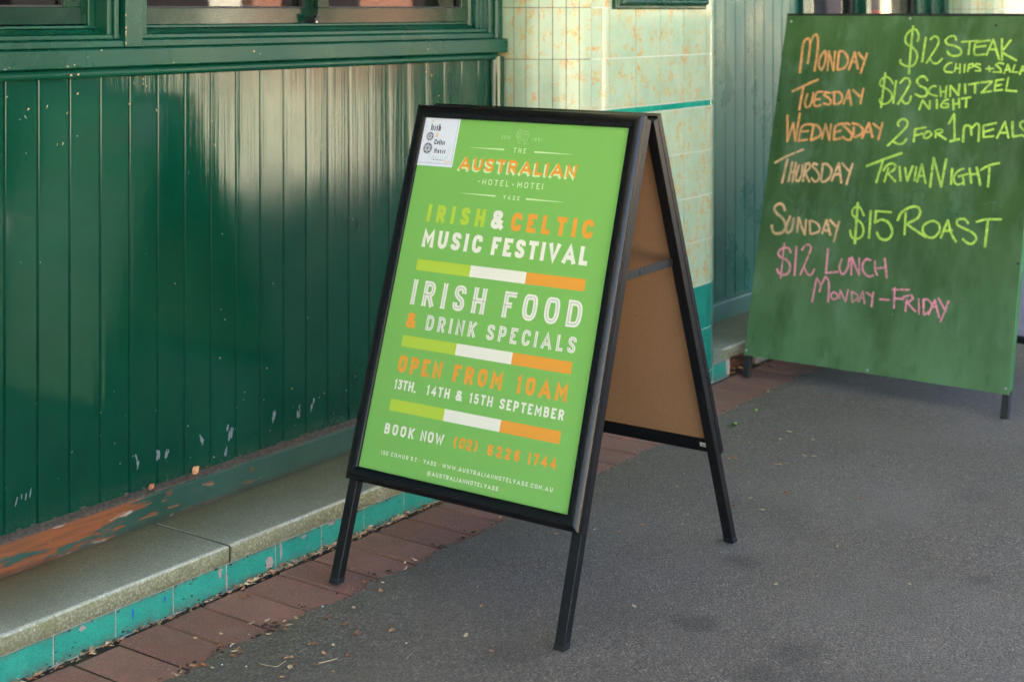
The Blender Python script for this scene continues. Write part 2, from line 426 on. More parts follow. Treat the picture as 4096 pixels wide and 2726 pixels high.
# glass
t = NT('window_glass'); t.n.remove(t.b)
fr = t.n.new("ShaderNodeFresnel"); fr.inputs[0].default_value = 1.75
tr = t.n.new("ShaderNodeBsdfTransparent"); tr.inputs[0].default_value = (.72,.74,.74,1)
gl = t.n.new("ShaderNodeBsdfGlossy"); gl.inputs["Roughness"].default_value = .015
mx = t.n.new("ShaderNodeMixShader"); t.link(fr.outputs[0], mx.inputs[0]); t.link(tr.outputs[0], mx.inputs[1]); t.link(gl.outputs[0], mx.inputs[2])
t.link(mx.outputs[0], t.out.inputs[0]); M['glass'] = t.mat
M['putty'] = plain('black_glazing_bead', (.02,.017,.015), .55)
M['room'] = plain('dark_room', (.018,.012,.016), .9)
M['cream'] = plain('cream_render', (.72,.64,.42), .9, var=.1, scale=3)
M['cream2'] = plain('pale_render', (.78,.74,.62), .9, var=.08, scale=3)
M['soffit'] = plain('soffit_paint', (.45,.44,.38), .8)
M['iron'] = plain('roof_iron', (.4,.4,.4), .5)
t = NT('red_brickwork'); br = t.n.new("ShaderNodeTexBrick"); t.link(t.mapping((1,1,1), rot=(R_(90),0,0)), br.inputs[0])
br.inputs["Color1"].default_value = (.40,.13,.075,1); br.inputs["Color2"].default_value = (.30,.09,.055,1); br.inputs["Mortar"].default_value = (.5,.42,.34,1)
br.inputs["Scale"].default_value = 4; t.set(base=br.outputs[0], rough=.9); M['brick'] = t.mat
M['kerb'] = plain('concrete_kerb', (.42,.40,.36), .9, var=.15, scale=20)
M['tin'] = plain('terracotta_roof', (.45,.15,.09), .8, var=.2)

# hand lettering on the chalkboard: strokes in millimetres on the board
CHALK={
'monday':[[(69,1117),(69,1160),(69,1230),(85,1247),(93,1242),(97,1212),(96,1152)],[(96,1225),(104,1253),(114,1263),(124,1249),(129,1203),(127,1124)],[(158,1201),(145,1182),(140,1157),(145,1137),(154,1128),(163,1149),(165,1181),(159,1201)],[(178,1127),(174,1200),(201,1127),(198,1200)],[(215,1132),(214,1197)],[(213,1200),(233,1198),(249,1178),(251,1155),(240,1138),(215,1130)],[(260,1132),(274,1198),(294,1137)],[(265,1164),(286,1160)],[(288,1197),(313,1170)],[(322,1195),(306,1121)]],
'tuesday':[[(49,1045),(97,1070),(145,1093)],[(91,1066),(85,977)],[(110,1038),(105,1006),(110,989),(122,991),(131,1011),(133,1043)],[(170,1048),(147,1044),(141,1016),(142,998),(152,993),(168,999)],[(144,1018),(162,1020)],[(198,1044),(179,1047),(175,1036),(196,1025),(205,1012),(199,1002),(178,1004)],[(214,1044),(218,1006)],[(204,1044),(228,1050),(244,1038),(246,1018),(233,1005),(218,1005)],[(254,1005),(269,1058),(285,1001)],[(259,1026),(277,1029)],[(284,1058),(316,1034)],[(323,1065),(318,1009)]],
'steak':[[(504,1241),(506,1264),(495,1282),(482,1284),(465,1271),(458,1248),(467,1230),(487,1220),(504,1202),(509,1180),(501,1157),(485,1149),(466,1153),(449,1163),(450,1173)],[(482,1297),(483,1215),(486,1123)],[(533,1256),(529,1167)],[(550,1248),(561,1259),(576,1256),(581,1239),(573,1216),(545,1163)],[(554,1183),(566,1166),(582,1162),(593,1171),(600,1181)],[(643,1246),(637,1260),(619,1260),(604,1245),(614,1232),(643,1225),(662,1213),(664,1198),(649,1190),(626,1194),(615,1207)],[(662,1241),(723,1246)],[(691,1242),(691,1196)],[(712,1240),(761,1248)],[(712,1240),(709,1216),(712,1198),(724,1195),(746,1198)],[(712,1223),(749,1228)],[(753,1195),(772,1252),(798,1181)],[(760,1217),(783,1215)],[(801,1254),(808,1178)],[(832,1250),(804,1207),(857,1178)]],
'chips':[[(637,1166),(622,1162),(611,1146),(617,1134),(642,1132)],[(651,1164),(648,1135)],[(665,1163),(667,1129)],[(649,1146),(666,1148)],[(682,1162),(682,1132)],[(696,1160),(694,1136)],[(695,1160),(710,1164),(712,1154),(696,1147)],[(736,1162),(722,1164),(718,1156),(735,1148),(737,1139),(720,1139)],[(756,1147),(783,1149)],[(766,1157),(770,1137)],[(815,1165),(801,1169),(788,1162),(805,1148),(809,1136),(781,1137)],[(819,1132),(829,1165),(840,1137)],[(824,1144),(835,1146)],[(853,1164),(847,1138),(866,1138)],[(872,1131),(880,1160),(892,1134)],[(875,1143),(888,1144)]],
'schnitzel':[[(432,1084),(420,1101),(403,1110),(387,1100),(382,1085),(391,1075),(416,1063),(431,1048),(432,1030),(419,1015),(401,1011),(390,1019),(389,1029)],[(399,1124),(398,1065),(397,998)],[(442,1097),(440,1014)],[(457,1088),(471,1105),(486,1105),(493,1090),(483,1062),(457,1012)],[(466,1033),(483,1016),(498,1022),(502,1043)],[(555,1100),(544,1113),(529,1113),(518,1097),(530,1081),(551,1072),(559,1057),(554,1045),(536,1043),(516,1051)],[(589,1081),(575,1080),(564,1067),(570,1053),(596,1046)],[(602,1082),(609,1045)],[(625,1083),(625,1042)],[(605,1061),(625,1064)],[(641,1046),(639,1085),(670,1051),(670,1091)],[(689,1092),(694,1058)],[(700,1090),(737,1098)],[(724,1093),(726,1062)],[(743,1099),(782,1104),(748,1063),(783,1070)],[(821,1112),(795,1108),(793,1072),(819,1076)],[(795,1089),(815,1094)],[(835,1120),(831,1074),(867,1072)]],
'night':[[(536,996),(545,1029),(573,1000),(572,1029)],[(596,1034),(599,1003)],[(637,1036),(623,1031),(613,1014),(619,1007),(638,1009),(638,1021),(626,1020)],[(653,1038),(658,1001)],[(673,1041),(677,1008)],[(652,1020),(676,1023)],[(681,1040),(714,1046)],[(699,1042),(700,1010)]],
'wednesday':[[(41,955),(54,858),(68,928),(85,860),(90,964)],[(143,927),(105,916),(98,860)],[(106,897),(133,901)],[(98,863),(133,869)],[(149,926),(146,869)],[(140,924),(164,922),(180,903),(178,885),(145,867)],[(188,874),(195,930),(217,871),(216,930)],[(261,934),(234,922),(234,875)],[(235,901),(257,908)],[(234,875),(261,881)],[(288,930),(276,936),(261,930),(284,912),(300,895),(297,877),(281,877),(266,887)],[(304,924),(307,889)],[(296,937),(323,931),(339,915),(332,897),(310,887)],[(339,885),(359,941),(378,890)],[(347,907),(369,910)],[(375,939),(401,921)],[(409,944),(400,883)]],
'thursday':[[(15,777),(62,805),(121,833)],[(63,793),(53,705)],[(84,784),(78,712)],[(99,784),(93,709)],[(80,747),(100,748)],[(112,776),(105,734),(110,716),(119,719),(126,742),(125,777)],[(137,780),(134,717)],[(135,780),(151,783),(155,768),(142,747),(160,716)],[(182,780),(167,784),(165,773),(182,759),(194,742),(192,724),(180,719),(166,731)],[(203,778),(204,725)],[(201,784),(221,783),(239,764),(236,740),(220,722),(205,721)],[(244,725),(263,791),(281,721)],[(252,748),(275,754)],[(275,792),(304,765)],[(315,792),(301,717)]],
'twoforone':[[(469,934),(465,947),(477,959),(493,958),(500,944),(489,922),(436,862)],[(451,883),(470,872),(487,872),(498,882),(502,891)],[(530,926),(529,882)],[(528,926),(568,935)],[(532,904),(558,912)],[(573,920),(564,909),(566,897),(578,898),(591,910),(583,920),(573,920)],[(604,918),(605,900)],[(600,921),(612,930),(627,928),(624,919),(608,915),(643,896)],[(646,950),(662,986),(672,900)],[(656,890),(689,900)],[(702,891),(701,941),(713,948),(723,942),(728,915)],[(725,935),(740,956),(752,948),(754,895)],[(809,961),(766,949),(770,910),(805,916)],[(769,928),(802,940)],[(815,909),(837,967),(854,912)],[(827,928),(846,929)],[(862,967),(868,917),(891,922)],[(900,971),(889,965),(892,950),(909,935),(908,919),(894,925)]],
'trivia':[[(367,786),(437,818),(492,840)],[(426,812),(410,731)],[(449,785),(439,736)],[(431,774),(442,793),(461,802),(474,795),(470,781),(449,766),(480,739)],[(488,793),(497,743)],[(508,790),(521,744),(535,797)],[(548,795),(546,746)],[(556,743),(567,806),(587,740)],[(561,763),(579,766)],[(604,729),(606,831),(642,732),(650,828)],[(674,797),(675,743)],[(714,799),(699,793),(684,774),(687,751),(699,744),(717,751)],[(698,771),(729,782)],[(713,773),(720,744)],[(733,802),(744,751)],[(757,807),(775,747)],[(738,780),(763,785)],[(771,798),(797,815),(832,826)],[(800,809),(801,743)]],
'sunday':[[(78,606),(70,623),(56,630),(41,622),(37,607),(50,592),(74,577),(88,554),(85,534),(69,523),(50,522),(39,532),(34,550)],[(102,588),(92,554),(94,532),(104,528),(114,543),(116,582)],[(136,532),(134,586),(167,526),(165,580)],[(179,579),(187,531)],[(186,579),(209,570),(220,554),(215,541),(193,532)],[(231,536),(242,586),(263,534)],[(234,551),(258,547)],[(255,587),(283,564)],[(290,585),(279,512)]],
'roast':[[(379,612),(365,635),(352,643),(337,633),(335,615),(355,597),(375,582),(383,559),(378,539),(360,529),(341,536),(334,558)],[(351,655),(354,588),(357,513)],[(402,632),(406,536)],[(476,632),(421,632),(421,591)],[(421,591),(441,603),(468,598),(485,574),(485,552),(469,536),(445,540),(433,558)],[(528,634),(532,559)],[(502,606),(511,632),(538,653),(566,658),(578,641),(570,618),(535,597),(563,581),(608,557)],[(619,613),(598,600),(594,578),(611,560),(633,559),(651,580),(648,605),(628,614),(616,612)],[(658,560),(677,621),(693,578),(712,551)],[(670,585),(695,588)],[(747,617),(732,630),(710,626),(709,610),(735,598),(764,587),(778,570),(770,553),(754,550),(733,563)],[(773,623),(803,634),(855,639)],[(811,631),(810,543)]],
'lunch':[[(121,459),(112,473),(93,474),(77,463),(73,450),(83,440),(105,433),(121,420),(126,403),(119,385),(103,378),(84,384),(76,396)],[(92,490),(93,428),(94,365)],[(140,482),(146,380)],[(162,471),(173,490),(189,493),(196,481),(189,452),(167,384)],[(177,415),(195,391),(209,390),(219,411)],[(261,486),(263,401),(306,409)],[(316,455),(310,428),(319,406),(330,406),(341,427),(343,461)],[(357,404),(351,465),(386,406),(379,465)],[(421,461),(405,463),(394,445),(399,421),(419,406),(437,411)],[(437,460),(441,431),(451,413)],[(471,472),(486,407)],[(442,435),(476,442)]],
'friday':[[(224,296),(227,339),(231,381),(248,358),(247,333)],[(248,352),(263,389),(278,370),(284,303)],[(302,339),(292,331),(294,319),(304,314),(315,321),(314,332),(302,339)],[(323,319),(323,348),(348,310),(351,353)],[(365,348),(371,314)],[(364,348),(386,340),(389,327),(371,312)],[(394,316),(406,354),(417,312)],[(397,329),(413,332)],[(418,351),(440,340)],[(443,354),(442,305)],[(469,333),(503,335)],[(517,378),(522,309)],[(510,371),(569,376)],[(520,342),(553,343)],[(563,345),(563,303)],[(548,349),(578,360),(585,349),(567,333),(598,306)],[(604,350),(611,299)],[(621,350),(627,300)],[(621,350),(638,350),(651,335),(648,316),(627,298)],[(643,302),(660,352),(680,297)],[(652,330),(668,330)],[(671,360),(701,318)],[(707,355),(686,283)]],
}
LEAF= [(2268,2287),(2196,2301),(2167,2275),(2150,2257),(2157,2215),(2146,2210),(2149,2197),(2129,2198),(2068,2191),(2066,2214),(2054,2227),(2004,2220),(2186,2103),(2192,2096),(2157,2067),(2173,2070),(2196,2035),(2262,2009),(2243,2056),(2374,2118),(2258,2111),(2264,2103),(2283,2067),(2351,2063),(2296,2222),(2304,2211),(2283,2196),(2245,2213),(2299,2270),(2380,2406),(2150,2329),(2116,2049),(2193,1985),(2450,2159),(2376,2170),(2358,2403),(2194,2260),(2409,2017),(2263,2010),(2448,1788),(3174,1997),(3192,1934),(3088,2057),(2692,2213),(3113,2245),(2556,2172),(3272,1919),(2812,1669),(2475,1873),(2662,2052),(2620,1940),(3116,2232),(2583,2243),(2748,2229),(2943,2214),(4305,2089),(4232,2010),(4254,1972),(4162,1956),(4218,1878),(4079,2021),(4051,1831),(4058,1803),(3927,1857),(3933,1849),(3948,1838),(3715,1731),(3693,1719),(3615,1788),(3783,1551),(3549,1719),(3328,1839),(3533,1795),(3409,1452),(3102,1471),(3282,1227),(3736,2027),(3590,1993),(3810,1906),(4706,2060),(3895,1992),(3917,1988)]
PEB= [(2113,2144),(2091,2189),(2164,2240),(2708,2017),(2381,1955),(3524,2189),(4250,1807),(3706,2038),(3410,1864),(3752,1595),(3218,1669),(2423,2225)]
TWIG = [(2137,2130),(2134,2115),(2146,2092),(2173,2093),(2205,2035),(2232,2024),(2244,2021)]

# ================================================================== SETTING: ground
def sheet(name, prof, z0, z1, mat):
    mb = MB(); n = len(prof)
    mb.add([(x, y, z1) for x, y in prof], [tuple(range(n))])
    mb.add([(x, y, z) for z in (z1, z0) for x, y in prof], [(i, (i+1) % n, n+(i+1) % n, n+i) for i in range(n)])
    return kind(mb.build(name, mat), 'structure')

g = MB(); g.add([(-250,-250,-.17),(250,-250,-.17),(250,250,-.17),(-250,250,-.17)], [(0,1,2,3)])
kind(g.build('ground', M['road']), 'structure')

random.seed(3)
edge = []
x = -6.0
while x < 14:
    yy = 2.236 + .012*math.sin(x*1.7) + random.uniform(-.007, .007) + (.010*math.sin(x*27) if x < 3 else .004*math.sin(x*27))
    edge.append((x, yy)); x += .014 if 1.6 < x < 5.6 else .12
sheet('footpath', [(14, -2.6), (-6, -2.6)] + edge, -.16, 0.0035, M['asphalt'])
kb = MB(); kb.box(-30, 40, -2.78, -2.604, -.169, 0.0)
kind(kb.build('kerb', M['kerb'], bevel=.02), 'structure')
d = MB(); d.box(-6, 14, 2.20, 2.62, -.15, -.006)
kind(d.build('soil', M['dirt']), 'structure')

# clay paver edging, one course of bricks laid across
pv = MB(); rn = []
X0, PIT = 2.166 - .1165*30, .1165
for k in range(95):
    x0 = X0 + k*PIT + .0034; x1 = X0 + (k+1)*PIT - .0034 - random.uniform(0, .0022)
    y0, y1 = 2.19, 2.448 + random.uniform(-.004, .004)
    dz = [random.uniform(-.0026, .0012) for _ in range(4)]; r = .004; r1 = random.uniform(.003, .009)
    ring0 = [(x0, y0, -.05), (x1, y0, -.05), (x1, y1, -.05), (x0, y1, -.05)]
    ring1 = [(x0, y0, -.004), (x1, y0, -.004), (x1, y1, -.006), (x0, y1, -.006)]
    ring2 = [(x0+r, y0+r, dz[0]), (x1-r, y0+r, dz[1]), (x1-r, y1-r1, dz[2]), (x0+r, y1-r1, dz[3])]
    pv.loft([ring0, ring1, ring2], 0); rn += [random.random()]*(12+8)
po = pv.build('brick_edging', M['paver'])
at = po.data.attributes.new('rnd', 'FLOAT', 'POINT')
at.data.foreach_set('value', (rn + [0]*len(po.data.vertices))[:len(po.data.vertices)])
kind(po, 'structure')

# ================================================================== PUB
pub = thing('pub_building', 'green painted timber pub front with marbled tile pillars and sash windows', 'building', (2.9, 2.74, 0))
def vgrooves(x_start, x_end, first, pitch, z0, z1, ysurf, name, mat):
    """tongue and groove boards: V groove with a lit bevel, each board slightly cupped and tilted"""
    mb = MB(); k0 = math.floor((x_start-first)/pitch); k1 = math.ceil((x_end-first)/pitch)
    nz = 10
    for k in range(k0, k1):
        a = max(first + k*pitch, x_start); b = min(first + (k+1)*pitch, x_end)
        if b - a < .012: continue
        tilt = random.uniform(-1, 1)*.00022; cup = random.uniform(-.1, 1)*.00022; w_ = b - a
        xs = [0, .0012, .0030, .0048] + [.0048 + (w_-.0078)*i/8 for i in range(1, 9)] + [w_-.0012, w_]
        ys = [.0058, .0056, .0028, .0002] + [0]*8 + [.0022, .0058]
        rings = []
        ph = random.uniform(0, 6)
        for iz in range(nz+1):
            z = z0 + (z1-z0)*iz/nz; ring = []
            for x_, y_ in zip(xs, ys):
                u = x_/w_*2 - 1
                yy = y_ + tilt*u + cup*(u*u) + .00012*math.sin(z*5+ph)*u
                ring.append((a + x_, ysurf + yy, z))
            rings.append(ring)
        mb.loft(rings, 0, closed=False, caps=False, smooth=False)
        # back
        mb.add([(a, ysurf+.02, z0), (b, ysurf+.02, z0), (b, ysurf+.02, z1), (a, ysurf+.02, z1)], [(0,1,2,3)])
        mb.add([(a, ysurf+.006, z1), (b, ysurf+.006, z1), (b, ysurf+.02, z1), (a, ysurf+.02, z1)], [(0,1,2,3)])
    return mb, name, mat
def blob(mb, cx, cz, rx, rz, y, mat, n=11, rot=0):
    pts = []
    for i in range(n):
        a = 2*math.pi*i/n; k = random.uniform(.45, 1.15)
        px, pz = rx*k*math.cos(a), rz*k*math.sin(a)
        pts.append((cx + px*math.cos(rot) - pz*math.sin(rot), y, cz + px*math.sin(rot) + pz*math.cos(rot)))
    mb.add(pts, [tuple(range(n))], mat)

random.seed(11)
mb, nm, mt = vgrooves(-1.2, 3.735, 1.982, .0847, .165, 1.165, 2.735, 'board_panel', None)
for (cx, cz) in [(1988,1116),(2020,1066),(2034,1070),(2091,1090),(2143,1070),(2174,1115),(2363,1138),(2361,1130),(2370,1125),(2321,1085),(2401,1067),(2133,1005),(2118,1006),(2173,1021),(2588,968),(2504,910),(2335,1133),(2043,1087),(2037,994),(2860,1120),(2868,1112),(3420,1122),(3445,1110),(3480,1050),(2955,900),(2700,870)]:
    s = random.uniform(.0010, .0030)
    for q in range(2): blob(mb, cx/1000 + random.uniform(-.002,.002), cz/1000 + random.uniform(-.003,.003), s*random.uniform(.4,.9), s*random.uniform(.7,1.7), 2.7341-.00004*q, random.choice((1,1,2)), 8, random.uniform(-.8,.8))
for (cx, cz) in [(2345,255),(2410,253),(2431,252),(2546,256),(2631,253),(2648,253),(2887,244),(2885,256),(2939,252),(2796,259),(2621,205)]:
    for q in range(3):
        s = random.uniform(.004, .010); blob(mb, cx/1000+random.uniform(-.006,.006), cz/1000+random.uniform(-.012,.012), s*.45, s*1.5, 2.7341-.00004*q, 2, 13, random.uniform(-.5,.3))
for (x_, z_, l) in [(2012,246,.018),(2025,252,.012),(2036,250,.014),(2047,254,.020)]:
    blob(mb, x_/1000, z_/1000, .0022, l*.7, 2.7341, 2, 9, -.25)
for k in range(70):                                   # scattered little knocks and splashes
    x_ = random.uniform(1.8, 3.7); z_ = random.choice((random.uniform(.2,.45), random.uniform(.2,1.1)))
    s = random.uniform(.0008, .0022); blob(mb, x_, z_, s, s*1.3, 2.73415, random.choice((2,2,1)), 7)
for k in range(26):                                   # grey build-up where the boards meet the skirting
    x_ = random.uniform(1.85, 3.0); blob(mb, x_, .184, random.uniform(.004,.012), random.uniform(.0015,.004), 2.7340, 3, 11)
mb.build('board_panel', [M['green_board'], M['chip'], M['scuff'], M['grey_timber']], pub)
random.seed(12)
mb, nm, mt = vgrooves(4.80, 5.965, 4.942, .0855, .165, 2.6, 2.722, 'board_panel', None)
mb.build('board_panel', [M['green_far']], pub)

# corner bead where boards meet the pillar
cb = MB()
arc = [(3.735 + .025 - .025*math.cos(a), 2.728 - .026*math.sin(a)) for a in [math.pi*i/10 for i in range(0, 11)]]
cb.extrude_z([(3.735, 2.75)] + arc + [(3.785, 2.75)], .165, 1.16)
o = cb.build('corner_bead', M['green_board'], pub)
for p in o.data.polygons: p.use_smooth = len(p.vertices) == 4

# skirting
sk = MB()
sk.extrude_x([(2.75,.098),(2.715,.098),(2.7125,.101),(2.7125,.166),(2.716,.171)], -1.2, 3.80, 0)
sk.extrude_x([(2.75,.0985),(2.716,.1712),(2.7185,.1745),(2.7345,.1815),(2.75,.1815)], -1.2, 3.80, 1)
sko = sk.build('skirting', [M['green_skirt'], M['grey_timber']], pub, bevel=.0015)
sk = MB()
sk.extrude_x([(2.75,.098),(2.70,.098),(2.70,.166),(2.704,.171),(2.722,.178),(2.75,.178)], 4.80, 7.90, 0)
sk.build('skirting', M['green_skirt_far'], pub, bevel=.0015)

# ledge slabs
def slab(x0, x1, rough_end=False):
    mb = MB(); n = max(2, int((x1-x0)/.05)); rings = []
    for i in range(n+1):
        x_ = x0 + (x1-x0)*i/n; j = .0012*math.sin(x_*9.7) + random.uniform(-.0009,.0009)
        pr = [(2.78,.060),(2.468+j,.0605),(2.4635+j,.0635),(2.463+j,.0945),(2.4636+j,.0972),(2.4655+j,.0990),(2.4690+j,.0998),(2.49,.1004),(2.78,.1020)]
        rings.append([(x_, y, z) for y, z in pr])
    mb.loft(rings, 0, smooth=True)
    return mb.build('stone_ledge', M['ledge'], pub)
random.seed(5)
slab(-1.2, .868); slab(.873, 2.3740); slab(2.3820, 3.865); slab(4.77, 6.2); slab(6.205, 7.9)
for a, b in ((.866, .875), (2.373, 2.383), (6.198, 6.207)):
    jf = MB(); jf.box(a, b, 2.4675, 2.7118, .061, .0985); jf.build('ledge_joint', M['dirt'], pub)

# plinth tiles under the ledge
def tiles_flat(mb, rn, cols, z0, z1, y, mi, inset=.0014, depth=.004):
    for a, b in zip(cols[:-1], cols[1:]):
        v = [(a+inset, y+depth, z0+inset), (b-inset, y+depth, z0+inset), (b-inset, y+depth, z1-inset), (a+inset, y+depth, z1-inset)]
        q = .0012; u = [(a+inset+q, y, z0+inset+q), (b-inset-q, y, z0+inset+q), (b-inset-q, y, z1-inset-q), (a+inset+q, y, z1-inset-q)]
        mb.loft([v, u], mi, caps=False); mb.add(u, [(3,2,1,0)], mi)
        rn += [random.random()]*12
def set_rnd(o, rn):
    at = o.data.attributes.new('rnd', 'FLOAT', 'POINT'); n = len(o.data.vertices)
    at.data.foreach_set('value', (rn + [.5]*n)[:n])
random.seed(21)
pl = MB(); rn = []
cols = [1.904 + .1563*k for k in range(-18, 13)]
tiles_flat(pl, rn, [c for c in cols if c < 3.9], -.004, .0595, 2.4685, 0)
pl.box(-1.0, 3.9, 2.4705, 2.60, -.05, .0592, 1)
for cx, cz, rx, rz in ((2.352,.045,.008,.014),(2.505,.022,.013,.016),(2.545,.04,.006,.022),(2.372,.02,.004,.03),(1.975,.05,.010,.006),(2.62,.05,.012,.005),(2.72,.055,.02,.004)):
    blob(pl, cx, cz, rx, rz, 2.46835, 2, 12)
for k in range(60):
    x_ = random.uniform(1.7, 3.2); blob(pl, x_, random.choice((random.uniform(.0,.008), random.uniform(.052,.058), random.uniform(0,.05))), random.uniform(.0015,.006), random.uniform(.001,.0035), 2.46832, 3, 9)
for a, b in (((2.106,.052),(2.103,.024)),((2.192,.049),(2.19,.031))):
    cx, cz = (a[0]+b[0])/2, (a[1]+b[1])/2; blob(pl, cx, cz, .003, (a[1]-b[1])*.6, 2.4683, 4, 13)
M['blue_mark'] = plain('blue_paint_mark', (.01,.12,.50), .5)
M['bisque'] = plain('bare_tile_body', (.38,.29,.24), .85, var=.15, scale=100)
o = pl.build('plinth_tiles', [M['tile_plinth'], M['grout_plinth'], M['bisque'], M['dirt'], M['blue_mark']], pub); set_rnd(o, rn)
pl = MB(); rn = []
tiles_flat(pl, rn, [4.70, 4.80], -.004, .0595, 2.4685, 0)
pl.box(4.70, 4.83, 2.4705, 2.60, -.05, .0592, 1); pl.box(5.05, 7.9, 2.475, 2.60, -.05, .0592, 1); pl.box(4.83, 5.05, 2.52, 2.60, -.05, .0592, 2)
for k in range(30): blob(pl, random.uniform(4.83,5.08), random.uniform(0,.055), random.uniform(.008,.03), random.uniform(.005,.014), 2.5195-.0002*k, random.choice((2,3,3)), 9)
M['rust_soil'] = plain('rusty_rubble', (.20,.075,.03), .9, var=.6, scale=40)
o = pl.build('plinth_tiles', [M['tile_plinth'], M['grout_plinth'], M['rust_soil'], M['dirt']], pub); set_rnd(o, rn)

# tiled pillars with rounded corners
def pillar(dx, zmax):
    mb = MB(); rn = []
    R = .215; y0 = 2.463
    path = [(3.785, 2.80)]
    na = 8
    prof = []                                        # list of (column start, column end, pts, kind)
    prof.append(([(3.785, 2.742), (3.785, 2.678)], 1))
    for i in range(na):
        a0, a1 = math.pi/2*i/na, math.pi/2*(i+1)/na
        prof.append(([(4.0 - R*math.cos(a0+(a1-a0)*k/3), 2.678 - R*math.sin(a0+(a1-a0)*k/3)) for k in range(4)], 1 if i < 6 else 0))
    for i in range(4): prof.append(([(4.0+.159*i, y0), (4.0+.159*(i+1), y0)], 0))
    for i in range(na):
        a0, a1 = math.pi/2*i/na, math.pi/2*(i+1)/na
        prof.append(([(4.636 + R*math.sin(a0+(a1-a0)*k/3), 2.678 - R*math.cos(a0+(a1-a0)*k/3)) for k in range(4)], 0))
    prof.append(([(4.851, 2.678), (4.851, 2.742)], 0))
    rows = [(.0, .045, 3), (.045, .2, 3), (.2, .354, 3), (.354, .508, 0), (.508, .6625, 0), (.6625, .817, 0), (.817, .9702, 0), (.9702, .9922, 2)]
    z = .9922
    while z < zmax: rows.append((z, z+.1590, 0)); z += .1590
    g = .0011
    for pts, dark in prof:
        seg = [Vector((p[0]+dx, p[1])) for p in pts]
        L = sum((seg[i+1]-seg[i]).length for i in range(len(seg)-1))
        nrm = []
        for i in range(len(seg)):
            d_ = (seg[min(i+1, len(seg)-1)] - seg[max(i-1, 0)]).normalized(); nrm.append(Vector((d_.y, -d_.x)))
        f = g/L
        ins = list(seg); ins[0] = seg[0] + (seg[1]-seg[0])*min(.4, g/(seg[1]-seg[0]).length); ins[-1] = seg[-1] + (seg[-2]-seg[-1])*min(.4, g/(seg[-2]-seg[-1]).length)
        for za, zb, mi in rows:
            jit = random.uniform(-.0003, .0003); tlt = random.uniform(-.0007, .0007); jz = random.uniform(-.0004,.0004)
            out = [p + n*(.0 + jit) for p, n in zip(ins, nrm)]; n_ = len(out)
            v = [(p.x, p.y, za+g+jz) for p in out] + [(p.x + n.x*tlt, p.y + n.y*tlt, zb-g+jz) for p, n in zip(out, nrm)]
            mb.add(v, [(i, i+1, n_+i+1, n_+i) for i in range(n_-1)], mi, True)
            back = [p - n*.003 for p, n in zip(ins, nrm)]
            ring_o = [(p.x,p.y,za+g+jz) for p in out] + [(p.x,p.y,zb-g+jz) for p in reversed(out)]
            ring_b = [(p.x,p.y,za+g+jz) for p in back] + [(p.x,p.y,zb-g+jz) for p in reversed(back)]
            m_ = len(ring_o)
            mb.add(ring_o + ring_b, [(i, (i+1) % m_, m_+(i+1) % m_, m_+i) for i in range(m_)], mi)
            rn += [random.random()]*(len(v) + 2*m_)
        gb = [p - n*.0012 for p, n in zip(seg, nrm)]; n_ = len(gb)
        mb.add([(p.x, p.y, zz) for zz in (-.03, zmax) for p in gb], [(i, i+1, n_+i+1, n_+i) for i in range(n_-1)], 4 if dark else 1)
        rn += [.5]*(2*n_)
    o = mb.build('tiled_pillar', [M['tile_marble'], M['grout_pale'], M['tile_band'], M['tile_dado'], M['grout_dark']], pub, fix=False)
    set_rnd(o, rn); return o
random.seed(31)
pillar(0, 2.7); pillar(4.015, 2.7)

# sill, apron moulding and window joinery (left bay)
def bead(cy, cz, r, a0, a1, n=7): return [(cy + r*math.cos(a0+(a1-a0)*i/n), cz + r*math.sin(a0+(a1-a0)*i/n)) for i in range(n+1)]
sl = MB()
sl.extrude_x([(2.76,1.172)] + bead(2.722,1.1605,.0115, R_(88), R_(275)) + [(2.76,1.149)], -1.2, 3.745, 0)
sl.extrude_x([(2.76,1.1725),(2.697,1.1725),(2.6945,1.175),(2.6945,1.2115),(2.698,1.2145),(2.712,1.2165),(2.76,1.2165)], -1.2, 3.775, 0)
sl.extrude_x([(2.79,1.2168),(2.7085,1.2168),(2.7075,1.219),(2.7075,1.231),(2.711,1.2335),(2.72,1.235),(2.79,1.235)], -1.2, 3.72, 0)
sl.extrude_x([(2.80,1.2353),(2.7205,1.2353),(2.7195,1.2375),(2.7195,1.2445),(2.723,1.2465),(2.80,1.2465)], -1.2, 3.70, 0)
sl.extrude_x([(2.83,1.2468),(2.742,1.2468),(2.7405,1.2485),(2.756,1.2580),(2.83,1.2595)], -1.2, 3.66, 0)
sl.extrude_x([(2.83,1.2597),(2.7625,1.2597),(2.762,1.2605),(2.762,1.2655),(2.7635,1.2665),(2.83,1.2665)], -1.2, 3.655, 0)
for cx, cz in [(1955,1176),(1965,1180),(2115,1178),(2134,1181),(2208,1212),(2683,1199),(2169,1197),(2705,1192),(3380,1190),(3700,1196),(2420,1178)]:
    s = random.uniform(.0012,.003); blob(sl, cx/1000, cz/1000, s*1.6, s, 2.69435, random.choice((1,1,2)), 9)
for cx, cz in ((2.137,1.158),(2.156,1.159)): blob(sl, cx, cz, .004, .0028, 2.7102, 1, 9)
sl.build('window_sill', [M['green_trim'], M['chip'], M['scuff']], pub, bevel=.0008)

